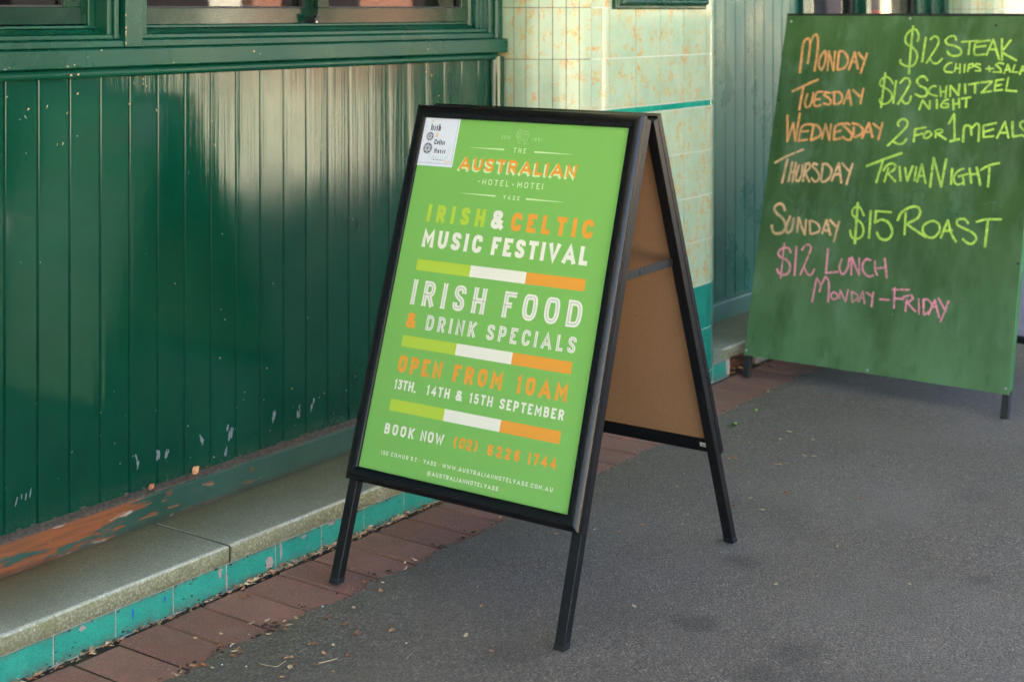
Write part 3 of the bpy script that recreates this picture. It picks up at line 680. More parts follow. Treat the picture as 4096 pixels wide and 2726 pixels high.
def window_frame(name_mat, boxes_z, extra=None): pass
ml = MB()
ml.box(2.2835, 2.3345, 2.703, 2.83, 1.2168, 2.3); 
ml.box(2.2470, 2.2610, 2.722, 2.83, 1.2353, 2.3); ml.box(2.2612, 2.2745, 2.7145, 2.83, 1.2353, 2.3); ml.box(2.2747, 2.2833, 2.735, 2.83, 1.2353, 2.3)
ml.box(2.3347, 2.3388, 2.735, 2.83, 1.2353, 2.3); ml.box(2.3390, 2.3515, 2.7145, 2.83, 1.2353, 2.3); ml.box(2.3517, 2.3635, 2.722, 2.83, 1.2353, 2.3)
ml.box(2.228, 2.2468, 2.765, 2.83, 1.2600, 2.3)
for z_ in (1.225, 1.245, 1.252, 1.262, 1.29): blob(ml, 2.2840, z_, .002, .004, 2.7028, 1, 8)
mull = ml.build('window_mullion', [M['green_jamb'], M['chip']], pub, bevel=.0025)

def sash(parent, x0, x1, y, z0, z1, stile_l, stile_r, zt=2.3, glass_y=.016):
    """one sash: bottom rail and stiles, its pane with a dark glazing bead"""
    mb = MB(); d_ = .034
    mb.box(x0, x1, y, y+d_, z0, z1)
    if stile_l: mb.box(x0, x0+stile_l, y+.0005, y+d_, z1, zt)
    if stile_r: mb.box(x1-stile_r, x1, y+.0005, y+d_, z1, zt)
    s = mb.build('sash', M['green_sash'], parent, bevel=.0012)
    gm = MB(); a, b = x0+stile_l, x1-stile_r
    gm.box(a, b, y+.004, y+glass_y, z1+.0003, z1+.0045); 
    if stile_r: gm.box(b-.004, b, y+.004, y+glass_y, z1+.0045, zt)
    gm.build('glazing_bead', M['putty'], parent)
    pm = MB(); pm.add([(a, y+glass_y, z1), (b, y+glass_y, z1), (b, y+glass_y, zt), (a, y+glass_y, zt)], [(0,1,2,3)])
    pm.build('pane', M['glass'], parent)
    return s
jb = MB()
jprof = [(3.655,2.83),(3.660,2.765),(3.668,2.757),(3.673,2.757),(3.675,2.744),(3.688,2.741),(3.690,2.735),(3.703,2.733),(3.706,2.724)] + \
        [(3.7125+.0065*math.cos(a), 2.722+.0065*math.sin(a)-.002) for a in (R_(180), R_(225), R_(270), R_(315), R_(360))] + \
        [(3.722,2.727),(3.736,2.724),(3.738,2.715)] + [(3.746+.0062*math.cos(a), 2.714+.0062*math.sin(a)) for a in (R_(190), R_(235), R_(270), R_(315), R_(350))] + [(3.756,2.718),(3.778,2.717),(3.782,2.722),(3.782,2.83)]
jb.extrude_z(jprof, 1.2170, 2.3)
jamb = jb.build('window_frame', M['green_jamb'], pub)
hd = MB(); hd.box(-1.2, 3.79, 2.70, 2.83, 2.3, 2.62)
hd.build('window_head', M['green_trim'], pub)
sash(jamb, 2.365, 3.012, 2.790, 1.2667, 1.3072, .0, .045)
sash(jamb, 2.985, 3.6545, 2.757, 1.2667, 1.3082, .044, .033)
sash(mull, .4, 2.228, 2.772, 1.2690, 1.3082, .05, .0625)
lt = MB(); lt.box(2.972, 2.9848, 2.757, 2.79, 1.2672, 1.2825)
lt.tube([(2.978, 2.762, 1.286), (2.978, 2.752, 1.286)], .0055, 10)
lt.box(2.940, 2.9718, 2.775, 2.79, 1.2672, 1.2690)
la = lt.build('latch', M['black_plastic'], jamb)
sc_ = MB(); sc_.tube([(2.9775, 2.757, 1.2705), (2.9775, 2.7545, 1.2705)], .0028, 10); sc_.build('screw', M['steel'], jamb)

# right bay window beyond the tongue and groove panel
rj = MB()
rj.box(5.966, 6.02, 2.70, 2.83, .178, 2.6); rj.box(6.0202, 6.062, 2.74, 2.83, .178, 2.6); rj.box(6.0622, 6.105, 2.722, 2.83, .178, 2.6)
rj.box(6.665, 6.705, 2.75, 2.83, .178, 2.6); rj.box(6.7052, 6.762, 2.715, 2.83, .178, 2.6)
rj.box(7.46, 7.60, 2.745, 2.83, .178, 2.6); rj.box(7.602, 7.74, 2.72, 2.83, .178, 2.6); rj.box(7.742, 7.80, 2.70, 2.83, .178, 2.6)
rj.box(6.1052, 7.4598, 2.742, 2.83, .178, 1.20); rj.box(6.1052, 7.4598, 2.735, 2.83, 1.2002, 1.235)
rjo = rj.build('window_frame', M['green_jamb'], pub, bevel=.002)
for a, b in ((6.105, 6.665), (6.762, 7.46)):
    pm = MB(); pm.add([(a, 2.775, 1.235), (b, 2.775, 1.235), (b, 2.775, 2.6), (a, 2.775, 2.6)], [(0,1,2,3)]); pm.build('pane', M['glass'], rjo)
    gm = MB(); gm.box(a, a+.006, 2.765, 2.774, 1.235, 2.6); gm.box(b-.03, b, 2.765, 2.774, 1.235, 2.6); gm.build('glazing_bead', M['putty'], rjo)

# body of the building: wall above, roof, dark bar room, verandah
up = MB(); up.box(-9, 30, 2.78, 3.0, 2.621, 5.2); up.box(-9, -1.2, 2.72, 3.0, -.1, 2.62); up.box(11.9, 30, 2.72, 3.0, -.1, 2.62); up.box(8.87, 11.9, 2.72, 3.0, -.1, 2.62)
up.build('upper_wall', M['cream2'], pub)
rf = MB(); rf.box(-9, 30, 3.0, 11, 5.0, 5.15); rf.box(-9, 30, 11, 11.2, -.1, 5.15); rf.box(-9.2, -9, 2.72, 11.2, -.1, 5.15); rf.box(30, 30.2, 2.72, 11.2, -.1, 5.15)
rf.build('roof', M['iron'], pub)
ro = MB(); ro.box(-1.2, 8.8, 4.6, 4.7, -.1, 2.7); ro.box(-1.2, 8.8, 2.84, 4.6, 2.65, 2.7); ro.box(-1.2, 8.8, 2.84, 4.6, .2, .25)
for xx in (-1.25, 3.9, 8.8): ro.box(xx, xx+.05, 2.84, 4.6, .25, 2.65)
ro.box(-1.2, 3.9, 2.835, 2.86, .25, 1.255); ro.box(5.0, 5.96, 2.745, 2.76, .25, 2.65)
ro.build('bar_room', M['room'], pub)
ve = MB(); ve.box(-9, 30, -0.65, 2.70, 3.4, 3.46)
ve.build('verandah_roof', M['soffit'], pub)
for xx in (-6.2, -3.1, 7.75, 10.9, 13.9, 17.4):
    p_ = MB(); p_.box(xx-.06, xx+.06, -.62, -.50, 0.0036, 3.399); p_.box(xx-.085, xx+.085, -.645, -.475, 0.0036, .25)
    p_.build('verandah_post', M['green_jamb'], pub, bevel=.01)
# notice case on the pillar
nb = thing('notice_case', 'dark green moulded frame hung on the marbled tile pillar', 'notice board', (4.313, 2.463, 1.305))
def mitre_frame(name, x0, x1, z0, z1, yb, prof, mat, parent):
    """prof: list of (inset from the outer edge, depth out from yb)"""
    mb = MB(); rings = []
    for (sx, sz) in ((0,0),(1,0),(1,1),(0,1)):
        rings.append([((x0+d_ if sx == 0 else x1-d_), yb - h_, (z0+d_ if sz == 0 else z1-d_)) for d_, h_ in prof])
    rings.append(rings[0]); mb.loft(rings, 0, closed=True, caps=False)
    return mb.build(name, mat, parent)
pr = [(0,0),(0,.012),(.004,.016),(.010,.016),(.014,.020),(.016,.030),(.022,.036),(.028,.034),(.031,.026),(.036,.024),(.036,.0)]
mitre_frame('case_frame', 4.012, 4.612, 1.306, 2.05, 2.4617, pr, M['green_jamb'], nb)
q = MB(); q.box(4.046, 4.578, 2.447, 2.4600, 1.340, 2.016); q.build('case_panel', M['green_sash'], nb)

# posters seen through the far window
M['pw_purple'] = plain('purple_print', (.10,.085,.13), .5, var=.5, scale=9)
M['pw_brown'] = plain('brown_print', (.13,.10,.085), .5, var=.4, scale=9)
M['pw_red'] = plain('red_print', (.75,.06,.04), .5)
M['pw_white'] = plain('white_print', (.85,.85,.85), .5, var=.03)
wp = MB(); wp.box(6.12, 6.60, 2.800, 2.803, 1.24, 1.85, 0)
for i in range(8):
    a0, a1 = R_(180-9*i), R_(180-9*(i+1)); 
    v = [(6.43 + rr*math.cos(a), 2.7995, 1.245 + rr*1.0*math.sin(a)) for a in (a0, a1) for rr in (.26, .31)]
    wp.add([v[0], v[1], v[3], v[2]], [(0,1,2,3)], 1)
tag(wp.build('window_poster', [M['pw_purple'], M['pw_white']]), 'purple grey poster with a white swoosh behind the far window pane', 'poster')
wp = MB(); wp.box(6.90, 7.36, 2.800, 2.803, 1.24, 1.85, 0); wp.box(6.80, 6.898, 2.800, 2.803, 1.24, 1.85, 1); wp.box(6.92, 7.10, 2.7975, 2.7995, 1.26, 1.304, 2)
tag(wp.build('window_poster', [M['pw_brown'], M['pw_white'], M['pw_red']]), 'brown and white poster with a red strip behind the far window', 'poster')

# ================================================================== LETTERING (stroke alphabet)
def G(w_, *paths): return (w_, paths)
r = .34
F = {
'A': G(.78, [(0,0),(.5,1),(1,0)], [(.22,.27),(.78,.27)]),
'B': G(.60, [(.5,.53),(.92,.53,r*.7),(.92,1,r*.7),(0,1),(0,0),(1,0,r*.8),(1,.53,r*.8),(.0,.53)]),
'C': G(.62, [(1,.68),(1,1,r),(0,1,r),(0,0,r),(1,0,r),(1,.32)]),
'D': G(.63, [(0,0),(0,1),(1,1,r),(1,0,r),(0,0)]),
'E': G(.54, [(1,1),(0,1),(0,0),(1,0)], [(0,.51),(.82,.51)]),
'F': G(.54, [(1,1),(0,1),(0,0)], [(0,.48),(.82,.48)]),
'G': G(.60, [(1,.70),(1,1,r),(0,1,r),(0,0,r),(1,0,r),(1,.45),(.58,.45)]),
'H': G(.64, [(0,0),(0,1)], [(1,0),(1,1)], [(0,.5),(1,.5)]),
'I': G(.0, [(.5,0),(.5,1)]),
'K': G(.60, [(0,0),(0,1)], [(1,1),(.05,.42)], [(.34,.62),(1,0)]),
'L': G(.50, [(0,1),(0,0),(1,0)]),
'M': G(.76, [(0,0),(0,1),(.5,.34),(1,1),(1,0)]),
'N': G(.64, [(0,0),(0,1),(1,0),(1,1)]),
'O': G(.64, [(.5,1),(1,1,r),(1,0,r),(0,0,r),(0,1,r),(.5,1)]),
'P': G(.59, [(0,0),(0,1),(1,1,r*.8),(1,.42,r*.8),(0,.42)]),
'R': G(.60, [(0,0),(0,1),(1,1,r*.8),(1,.45,r*.8),(0,.45)], [(.5,.45),(1,0)]),
'S': G(.58, [(1,.73),(1,1,r),(0,1,r),(0,.60,r),(1,.40,r),(1,0,r),(0,0,r),(0,.27)]),
'T': G(.58, [(0,1),(1,1)], [(.5,1),(.5,0)]),
'U': G(.64, [(0,1),(0,0,r),(1,0,r),(1,1)]),
'V': G(.68, [(0,1),(.5,0),(1,1)]),
'W': G(.95, [(0,1),(.24,0),(.5,.8),(.76,0),(1,1)]),
'Y': G(.66, [(0,1),(.5,.45),(1,1)], [(.5,.45),(.5,0)]),
'&': G(.60, [(1,0),(.12,.72,.1),(.12,1,.2),(.80,1,.2),(.80,.70,.2),(0,.42,.22),(0,0,.24),(.72,0,.24),(.98,.50)]),
'0': G(.62, [(.5,1),(1,1,r),(1,0,r),(0,0,r),(0,1,r),(.5,1)]),
'1': G(.40, [(0,.78),(.7,1),(.7,0)]),
'2': G(.56, [(0,.70),(0,1,r),(1,1,r),(1,.55,.2),(0,.12,.1),(0,0),(1,0)]),
'3': G(.50, [(0,1),(1,1),(.45,.56),(.8,.56,.15),(1,.50,.2),(1,0,r),(0,0,r),(0,.25)]),
'4': G(.64, [(.78,0),(.78,1),(0,.27),(1,.27)]),
'5': G(.56, [(.95,1),(.08,1),(.08,.56),(1,.60,r),(1,0,r),(0,0,r),(0,.25)]),
'6': G(.60, [(1,.75),(1,1,r),(0,1,r),(0,0,r),(1,0,r),(1,.55,r),(.05,.55)]),
'7': G(.50, [(0,1),(1,1),(.4,0)]),
'8': G(.60, [(.5,.54),(.95,.54,.2),(.95,1,.28),(.05,1,.28),(.05,.54,.2),(.5,.54)], [(.5,.54),(1,.54,.22),(1,0,.3),(0,0,.3),(0,.54,.22),(.5,.54)]),
'(': G(.40, [(1,1.08),(0,.85,.3),(0,.1,.3),(1,-.12)]),
')': G(.40, [(0,1.08),(1,.85,.3),(1,.1,.3),(0,-.12)]),
',': G(.0, [(.7,.06),(.2,-.20)]),
'.': G(.0, [(.5,-.0),(.5,.06)]),
'@': G(.80, [(.66,.68),(.66,.30,.1),(.95,.25,.2),(1,1,.4),(0,1,.45),(0,0,.45),(.9,0)], [(.66,.68,.2),(.30,.68,.2),(.30,.28,.2),(.66,.28,.2),(.66,.68)]),
' ': G(.30),
'-': G(.4, [(0,.5),(1,.5)]),
'r': G(.30, [(0,0),(0,.66)], [(0,.45),(.4,.66),(1,.62)]), 'i': G(.0, [(.5,0),(.5,.66)], [(.5,.88),(.5,.95)]), 's': G(.38, [(1,.55),(.5,.68),(0,.5,.1),(1,.18,.1),(.5,0),(0,.12)]),
'h': G(.42, [(0,0),(0,1)], [(0,.5),(.5,.68,.1),(1,.55,.1),(1,0)]), 'e': G(.42, [(0,.34),(1,.36),(.9,.66,.2),(0,.66,.2),(0,0,.25),(1,.08)]), 'l': G(.0, [(.5,0),(.5,1)]),
't': G(.30, [(.4,.9),(.4,.05,.1),(1,0)], [(0,.66),(1,.66)]), 'c': G(.40, [(1,.55),(.5,.68,.2),(0,.5,.2),(0,.1,.2),(.5,0,.1),(1,.1)]), 'u': G(.42, [(0,.66),(0,0,.2),(.9,0,.2),(1,.66)], [(1,.66),(1,0)]),
'a': G(.42, [(.0,.6),(.9,.68,.15),(1,0)], [(1,.38),(0,.35,.15),(0,0,.15),(1,.1)]), 'n': G(.42, [(0,0),(0,.66)], [(0,.5),(.5,.68,.1),(1,.55,.1),(1,0)]), 'o': G(.42, [(.5,.66),(1,.66,.2),(1,0,.2),(0,0,.2),(0,.66,.2),(.5,.66)]),
'f': G(.34, [(1,1.05),(.4,.95,.2),(.35,-.4)], [(0,.6),(1,.6)]), 'v': G(.40, [(0,.66),(.5,0),(1,.66)]), 'y': G(.42, [(0,.66),(.5,0)], [(1,.66),(.3,-.35)]), 'J': G(.34, [(1,1),(1,0,.2),(0,0,.2),(0,.2)]), 'd': G(.42, [(1,1),(1,0)], [(1,.6),(0,.66,.2),(0,0,.2),(1,.05)]),
}
def round_path(pts):
    """corner rounding: third value of a point is the radius"""
    out = []
    for i, p in enumerate(pts):
        rr = p[2] if len(p) > 2 else 0
        P = Vector((p[0], p[1]))
        if rr <= 0 or i in (0, len(pts)-1): out.append(P); continue
        A, B = Vector(pts[i-1][:2]), Vector(pts[i+1][:2])
        la, lb = (A-P).length, (B-P).length
        a = P + (A-P)*min(.5, rr/la); b = P + (B-P)*min(.5, rr/lb)
        for k in range(6):
            u = k/5; out.append(a*(1-u)**2 + P*2*u*(1-u) + b*u*u)
    res = [out[0]]
    for p in out[1:]:
        if (p-res[-1]).length > 1e-6: res.append(p)
    return res
def strip(mb, pts, wd, place, h, mat=0, flare=0, closed=False, taper=False):
    """flat ribbon of width wd along pts (2D), placed on a surface by place(x, y, h)"""
    n = len(pts); closed = (pts[0]-pts[-1]).length < 1e-6 and n > 3
    if flare and not closed:
        for e in (0, 1):
            q = pts if e == 0 else pts[::-1]
            if (q[1]-q[0]).length > wd*.7:
                ins = q[0] + (q[1]-q[0]).normalized()*wd*.42
                pts = [pts[0], ins] + pts[1:] if e == 0 else pts[:-1] + [ins, pts[-1]]
        n = len(pts)
    L, Rr = [], []
    for i, p in enumerate(pts):
        a = pts[i-1] if i else (pts[-2] if closed else None)
        b = pts[i+1] if i < n-1 else (pts[1] if closed else None)
        d1 = (p-a).normalized() if a is not None else None; d2 = (b-p).normalized() if b is not None else None
        if d1 is None: d1 = d2
        if d2 is None: d2 = d1
        t_ = d1 + d2
        if t_.length < .35: t_ = d1
        t_.normalize(); nn = Vector((-t_.y, t_.x)); c = max(.52, nn.dot(Vector((-d1.y, d1.x))))
        hw = wd/2/c
        if flare and not closed and i in (0, n-1): hw *= 1 + flare
        if taper and i in (0, n-1): hw *= .72
        L.append(p + nn*hw); Rr.append(p - nn*hw)
    rise = .10/(n-1)                                       # a self-crossing stroke climbs over itself
    v = [place(q.x, q.y, h + rise*i) for i, q in enumerate(L)] + [place(q.x, q.y, h + rise*i) for i, q in enumerate(Rr)]
    mb.add(v, [(i, i+1, n+i+1, n+i) for i in range(n-1)], mat)
def text(mb, s, x0, x1, y0, H, place, h, th=.24, wk=1.0, mat=0, flare=.0, dots=None, slant=0, dmat=1):
    """fit s between x0 and x1 (mm), cap height H (mm), stroke th*H"""
    tw = th*H; ws = [F[c][0]*H*wk*(1-0) + (tw if F[c][0] == 0 else 0) if c != ' ' else .30*H for c in s]
    gap = (x1 - x0 - sum(ws))/max(1, len(s)-1)
    x = x0; k = 0
    for c, wc in zip(s, ws):
        for path in F[c][1]:
            iw = max(0, wc - tw)
            pp = [((tw/2 + p[0]*iw), tw/2 + p[1]*(H-tw), *([p[2]*H] if len(p) > 2 else [])) for p in path]
            pp = [(p[0] + slant*p[1], *p[1:]) for p in pp]
            pts = round_path(pp); pts = [Vector((x + p.x, y0 + p.y)) for p in pts]
            # terminals reach the full cap height
            for e in (0, -1):
                o_ = path[e]
                if (pts[0]-pts[-1]).length > 1e-6 and (abs(o_[1]-1) < .01 or abs(o_[1]) < .01):
                    q = pts[1] if e == 0 else pts[-2]
                    if abs(q.x-pts[e].x) < abs(q.y-pts[e].y): pts[e] = pts[e] + (pts[e]-q).normalized()*tw/2
                if (pts[0]-pts[-1]).length > 1e-6 and iw > 0 and abs(path[e][0] - round(path[e][0])) < .01:
                    q = pts[1] if e == 0 else pts[-2]
                    if abs(q.x-pts[e].x) > 3*abs(q.y-pts[e].y): pts[e] = pts[e] + (pts[e]-q).normalized()*tw/2
            strip(mb, pts, tw, place, h + .13*(k % 4), mat, flare); k += 1
            if dots:
                acc = 0; step = dots
                for a, b in zip(pts[:-1], pts[1:]):
                    l = (b-a).length; d_ = (b-a)/l if l else Vector((0,0))
                    while acc < l:
                        p = a + d_*acc; e = dots*.27
                        mb.add([place(p.x+sx*e, p.y+sy*e, h+.7) for sx, sy in ((-1,-1),(1,-1),(1,1),(-1,1))], [(0,1,2,3)], dmat); acc += step
                    acc -= l
        x += wc + gap
def rect(mb, x0, x1, y0, y1, place, h, mat=0):
    mb.add([place(x0,y0,h), place(x1,y0,h), place(x1,y1,h), place(x0,y1,h)], [(0,1,2,3)], mat)
def disc(mb, cx, cy, rad, place, h, mat=0, n=14):
    mb.add([place(cx+rad*math.cos(2*math.pi*i/n), cy+rad*math.sin(2*math.pi*i/n), h) for i in range(n)], [tuple(range(n))], mat)

# ================================================================== SANDWICH BOARD (event poster)
AL = .30599
SB = thing('sandwich_board', 'black framed pavement sign with a green festival poster, standing half on the bricks', 'sandwich board', (2.93, 1.987, 0))
fo = Vector((2.5916, 1.9867, .2262)); fr_ = Vector((0, -1, 0)); fu = Vector((math.sin(AL), 0, math.cos(AL))); fn = Vector((-math.cos(AL), 0, math.sin(AL)))
def front(a, b, h): return fo + fr_*((a-319)/1000) + fu*(b/1000) + fn*(h/1000)
bo = Vector((3.2314, 1.9867, .241)); bl = (Vector((2.9271, 1.9867, 1.0694)) - bo).length; bu = (Vector((2.9271, 1.9867, 1.0694)) - bo).normalized(); bn = Vector((bu.z, 0, -bu.x))
def back(a, b, h): return bo + fr_*((a-319-3)/1000) + bu*(b/1000*bl/.885) + bn*(h/1000)
def snap_frame(name, P, parent):
    prof = [(0,-9),(0,3),(1.2,5.6),(3.5,8.4),(7,10.6),(11,11.8),(15.5,12.2),(24,11.2),(29.0,10.2),(31.0,9.6),(31.6,8.6),(31.6,2.6),(31.6,-9)]
    obs = []
    for k in range(4):                                  # four mitred rails
        mb = MB()
        cs = [(0,0),(638,0),(638,885),(0,885)]; c0, c1 = cs[k], cs[(k+1) % 4]
        def at(c, d_, h_):
            return P(c[0] + (d_ if c[0] == 0 else -d_), c[1] + (d_ if c[1] == 0 else -d_), h_)
        g_ = .12
        dx, dy = (c1[0]-c0[0])/max(1, abs(c1[0]-c0[0]) + abs(c1[1]-c0[1])), (c1[1]-c0[1])/max(1, abs(c1[0]-c0[0]) + abs(c1[1]-c0[1]))
        ra, rb = [], []
        for d_, h_ in prof:
            p = at(c0, d_, h_); q = at(c1, d_, h_); e = (q-p).normalized()*(g_/1000)
            ra.append(p+e); rb.append(q-e)
        mb.loft([ra, rb], 0, smooth=False)
        o = mb.build(name, M['black'], parent)
        for p in o.data.polygons: p.use_smooth = len(p.vertices) == 4 and p.index not in (0, 10, 11, 12)
        obs.append(o)
    return obs
snap_frame('frame_rail', front, SB); snap_frame('frame_rail', back, SB)
def leg(P, a0, hb, ht, u, base, name='leg'):
    """square tube leg from the head of the panel down to the pavement"""
    mb = MB(); a1 = a0 + 24.5
    def tob(h_, z): # param b where P(...).z = z
        p0, p1 = P(a0, 0, h_).z, P(a0, 885, h_).z; return (z - p0)/(p1 - p0)*885
    zf = .0065
    ring_b = [P(a, tob(h_, zf + .009), h_) for a, h_ in ((a0, hb), (a1, hb), (a1, ht), (a0, ht))]
    ring_t = [P(a, 880, h_) for a, h_ in ((a0, hb), (a1, hb), (a1, ht), (a0, ht))]
    mb.loft([ring_b, ring_t]); o = mb.build(name, M['black_leg'], SB, bevel=.0014)
    cp = MB(); e = .6
    r0 = [P(a, tob(h_, zf-.002), h_) for a, h_ in ((a0-e, hb-e), (a1+e, hb-e), (a1+e, ht+e), (a0-e, ht+e))]
    r1 = [P(a, tob(h_, zf+.0092), h_) for a, h_ in ((a0-e, hb-e), (a1+e, hb-e), (a1+e, ht+e), (a0-e, ht+e))]
    cp.loft([r0, r1]); cp.build('foot_cap', M['black_plastic'], o, bevel=.0008)
for P in (front, back):
    leg(P, .8, -31, -9.3, None, None); leg(P, 612.7, -31, -9.3, None, None)
# panels and poster
mb = MB(); mb.obox(front(30, 30, -8.5), front(608, 30, -8.5)-front(30, 30, -8.5), front(30, 855, -8.5)-front(30, 30, -8.5), fn*.003)
mb.build('backing_board', M['hardboard'], SB)
mb = MB(); mb.obox(back(30, 30, -8.9), back(608, 30, -8.9)-back(30, 30, -8.9), back(30, 855, -8.9)-back(30, 30, -8.9), bn*.008)
mb.build('backing_board', M['hardboard'], SB)
mb = MB()                                               # inner lip of the rear frame round the hardboard
for a0, a1, b0, b1 in ((0,638,0,36),(0,638,850,885),(0,31,36,850),(607,638,36,850)):
    mb.obox(back(a0, b0, -11.5), back(a1, b0, -11.5)-back(a0, b0, -11.5), back(a0, b1, -11.5)-back(a0, b0, -11.5), bn*.0022)
mb.build('rear_lip', M['black'], SB)
mb = MB()
rect(mb, 700, 0, 0, 0, front, 0) if False else None
mb.obox(back(585, 14, -11.9), back(611, 14, -11.9)-back(585, 14, -11.9), back(585, 25, -11.9)-back(585, 14, -11.9), bn*.0003, 0)
origin = mb.build('origin_label', M['p_white'], SB)
lb = MB(); text(lb, 'Made in China'.replace('M', 'M'), 587, 609, 17, 4.2, lambda x, y, h: back(587+609-x if False else x, y, -12.0-h*.01), 0, .16, 1.0); lb.build('lettering', M['f_ink'], origin, fix=False)
mb = MB(); mb.obox(front(28, 28, -5), front(610, 28, -5)-front(28, 28, -5), front(28, 857, -5)-front(28, 28, -5), fn*.0076)
poster = mb.build('poster', M['p_green'], SB)
HP = 2.75
def line(name, mats, fn_):
    m_ = MB(); fn_(m_); m_.build(name, mats, poster, fix=False)
def T(s, x0, x1, y, H, mat, th=.24, wk=1.0, flare=.12, dots=None, slant=0):
    line('lettering', [M[mat], M['p_dots']], lambda m_: text(m_, s, x0, x1, y, H, front, HP, th, wk, 0, flare, dots, slant))
def tri_rule(x0, x1, y, t0, t1):
    def f(m_): m_.add([front(x0, y-t0/2, HP), front(x1, y-t1/2, HP), front(x1, y+t1/2, HP), front(x0, y+t0/2, HP)], [(0,1,2,3)])
    line('rule_line', M['p_cream'], f)
def DOT(x, y, rad, mat): line('dot', M[mat], lambda m_: disc(m_, x, y, rad, front, HP))
T('EST', 265.4, 283.5, 812.6, 8, 'p_pale', .14, 1.0, 0); T('D', 285, 289.5, 815, 5.6, 'p_pale', .16, 1, 0); line('rule_line', M['p_pale'], lambda m_: rect(m_, 285, 289.5, 812.6, 813.5, front, HP))
T('1881', 351.7, 379, 812.6, 7.8, 'p_pale', .15, .9, 0)
tri_rule(179.4, 278.4, 787.7, .4, 3.8); tri_rule(468.7, 363.6, 786.8, .4, 3.9); tri_rule(174.7, 277.5, 678.2, .4, 4.0); tri_rule(465.4, 363.2, 677.6, .4, 4.2)
T('THE', 305.5, 340.1, 781.8, 12, 'p_cream', .16, 1.0, 0)
T('AUSTRALIAN', 154.0, 482.0, 729.4, 30.5, 'p_cream', .25, 1.38, 0)
line('lettering', [M['p_orange']], lambda m_: text(m_, 'AUSTRALIAN', 158.4, 486.5, 733.6, 30.5, front, HP+.5, .22, 1.36))
T('HOTEL', 232.8, 308.8, 702.1, 13.6, 'p_cream', .17, 1.25, 0); T('MOTEI', 332.6, 403.3, 701.9, 13.6, 'p_cream', .17, 1.25, 0)
DOT(222.7, 708.7, 2.1, 'p_cream'); DOT(320.5, 708, 2.1, 'p_cream')
T('YASS', 299.3, 344.8, 672.4, 10.2, 'p_cream', .17, 1.1, 0)
T('IRISH', 90.6, 259.3, 604.2, 41.2, 'p_lime', .245, 1.02); T('&', 278, 314, 603.2, 42.6, 'p_white', .25, 1.35); T('CELTIC', 334.1, 554, 602.6, 42.2, 'p_orange', .255, 1.08)
T('MUSIC', 91, 263.6, 544.2, 41.4, 'p_white', .24, 1.06); T('FESTIVAL', 292.1, 552, 543.7, 41.4, 'p_white', .24, 1.06)
T('IRISH', 89.5, 302.3, 408.9, 58.3, 'p_white', .205, .96, .14, 3.6); T('FOOD', 351.8, 560, 409.6, 58.0, 'p_white', .205, 1.04, .14, 3.6)
T('&', 88.5, 117.6, 355.6, 34.6, 'p_orange', .24, 1.35); T('DRINK', 147.4, 289.4, 356, 34.5, 'p_white', .205, 1.0, .14, 2.5); T('SPECIALS', 320.8, 557.3, 355.8, 34.5, 'p_white', .205, 1.0, .14, 2.5)
T('OPEN', 89.3, 216.3, 253.4, 38.6, 'p_orange', .235, 1.03); T('FROM', 249.2, 384.7, 253.6, 38.4, 'p_orange', .235, 1.03); T('10AM', 421, 556, 253.4, 38.2, 'p_orange', .235, 1.06)
T('13TH,', 88.1, 153, 215.1, 22, 'p_white', .205, 1.02); T('14TH', 183.1, 249.5, 215.1, 22, 'p_white', .205, 1.02); T('&', 267.1, 286, 214.8, 22.3, 'p_white', .22, 1.3); T('15TH', 304.3, 368.6, 215.1, 22, 'p_white', .205, 1.02); T('SEPTEMBER', 388.1, 555.6, 214.8, 22.1, 'p_white', .205, 1.02)
T('BOOK', 85.7, 171, 114.3, 23.6, 'p_white', .2, 1.05); T('NOW', 190.7, 255.8, 114.6, 23.4, 'p_white', .2, 1.05); T('(02)', 284, 349.5, 115.5, 23.6, 'p_orange', .23, 1.1); T('6226', 376.6, 463, 113.8, 24, 'p_orange', .24, 1.04); T('1744', 482.2, 557, 114.2, 24, 'p_orange', .24, 1.04)
for s_, a_, b_ in (('150',87.5,109),('COMUR',117.3,167.7),('ST',175.1,192.6),('YASS',211,247)): T(s_, a_, b_, 68.3, 8.9, 'p_white', .185, 1.16, 0)
T('WWW.AUSTRALIANHOTELYASS.COM.AU', 264.4, 557.6, 68.5, 8.9, 'p_white', .185, 1.2, 0)
T('@', 226.6, 238, 44.8, 10.4, 'p_white', .13, 1.25, 0); T('AUSTRALIANHOTELYASS', 240.5, 421.3, 46.2, 8.9, 'p_white', .185, 1.2, 0)
for x_, y_ in ((200.1,72.7),(254,72.6),(216.1,50.7),(431.8,50.3)): DOT(x_, y_, 1.7, 'p_orange')
for y1, y0 in ((514.8,488.6),(337.6,311.6),(192.5,166.4)):
    for a_, b_, m_n in ((87.4,244.0,'p_lime'),(244.0,399.2,'p_white'),(399.2,555.8,'p_orange')):
        line('colour_bar', M[m_n], lambda m_: rect(m_, a_, b_, y0, y1, front, HP))
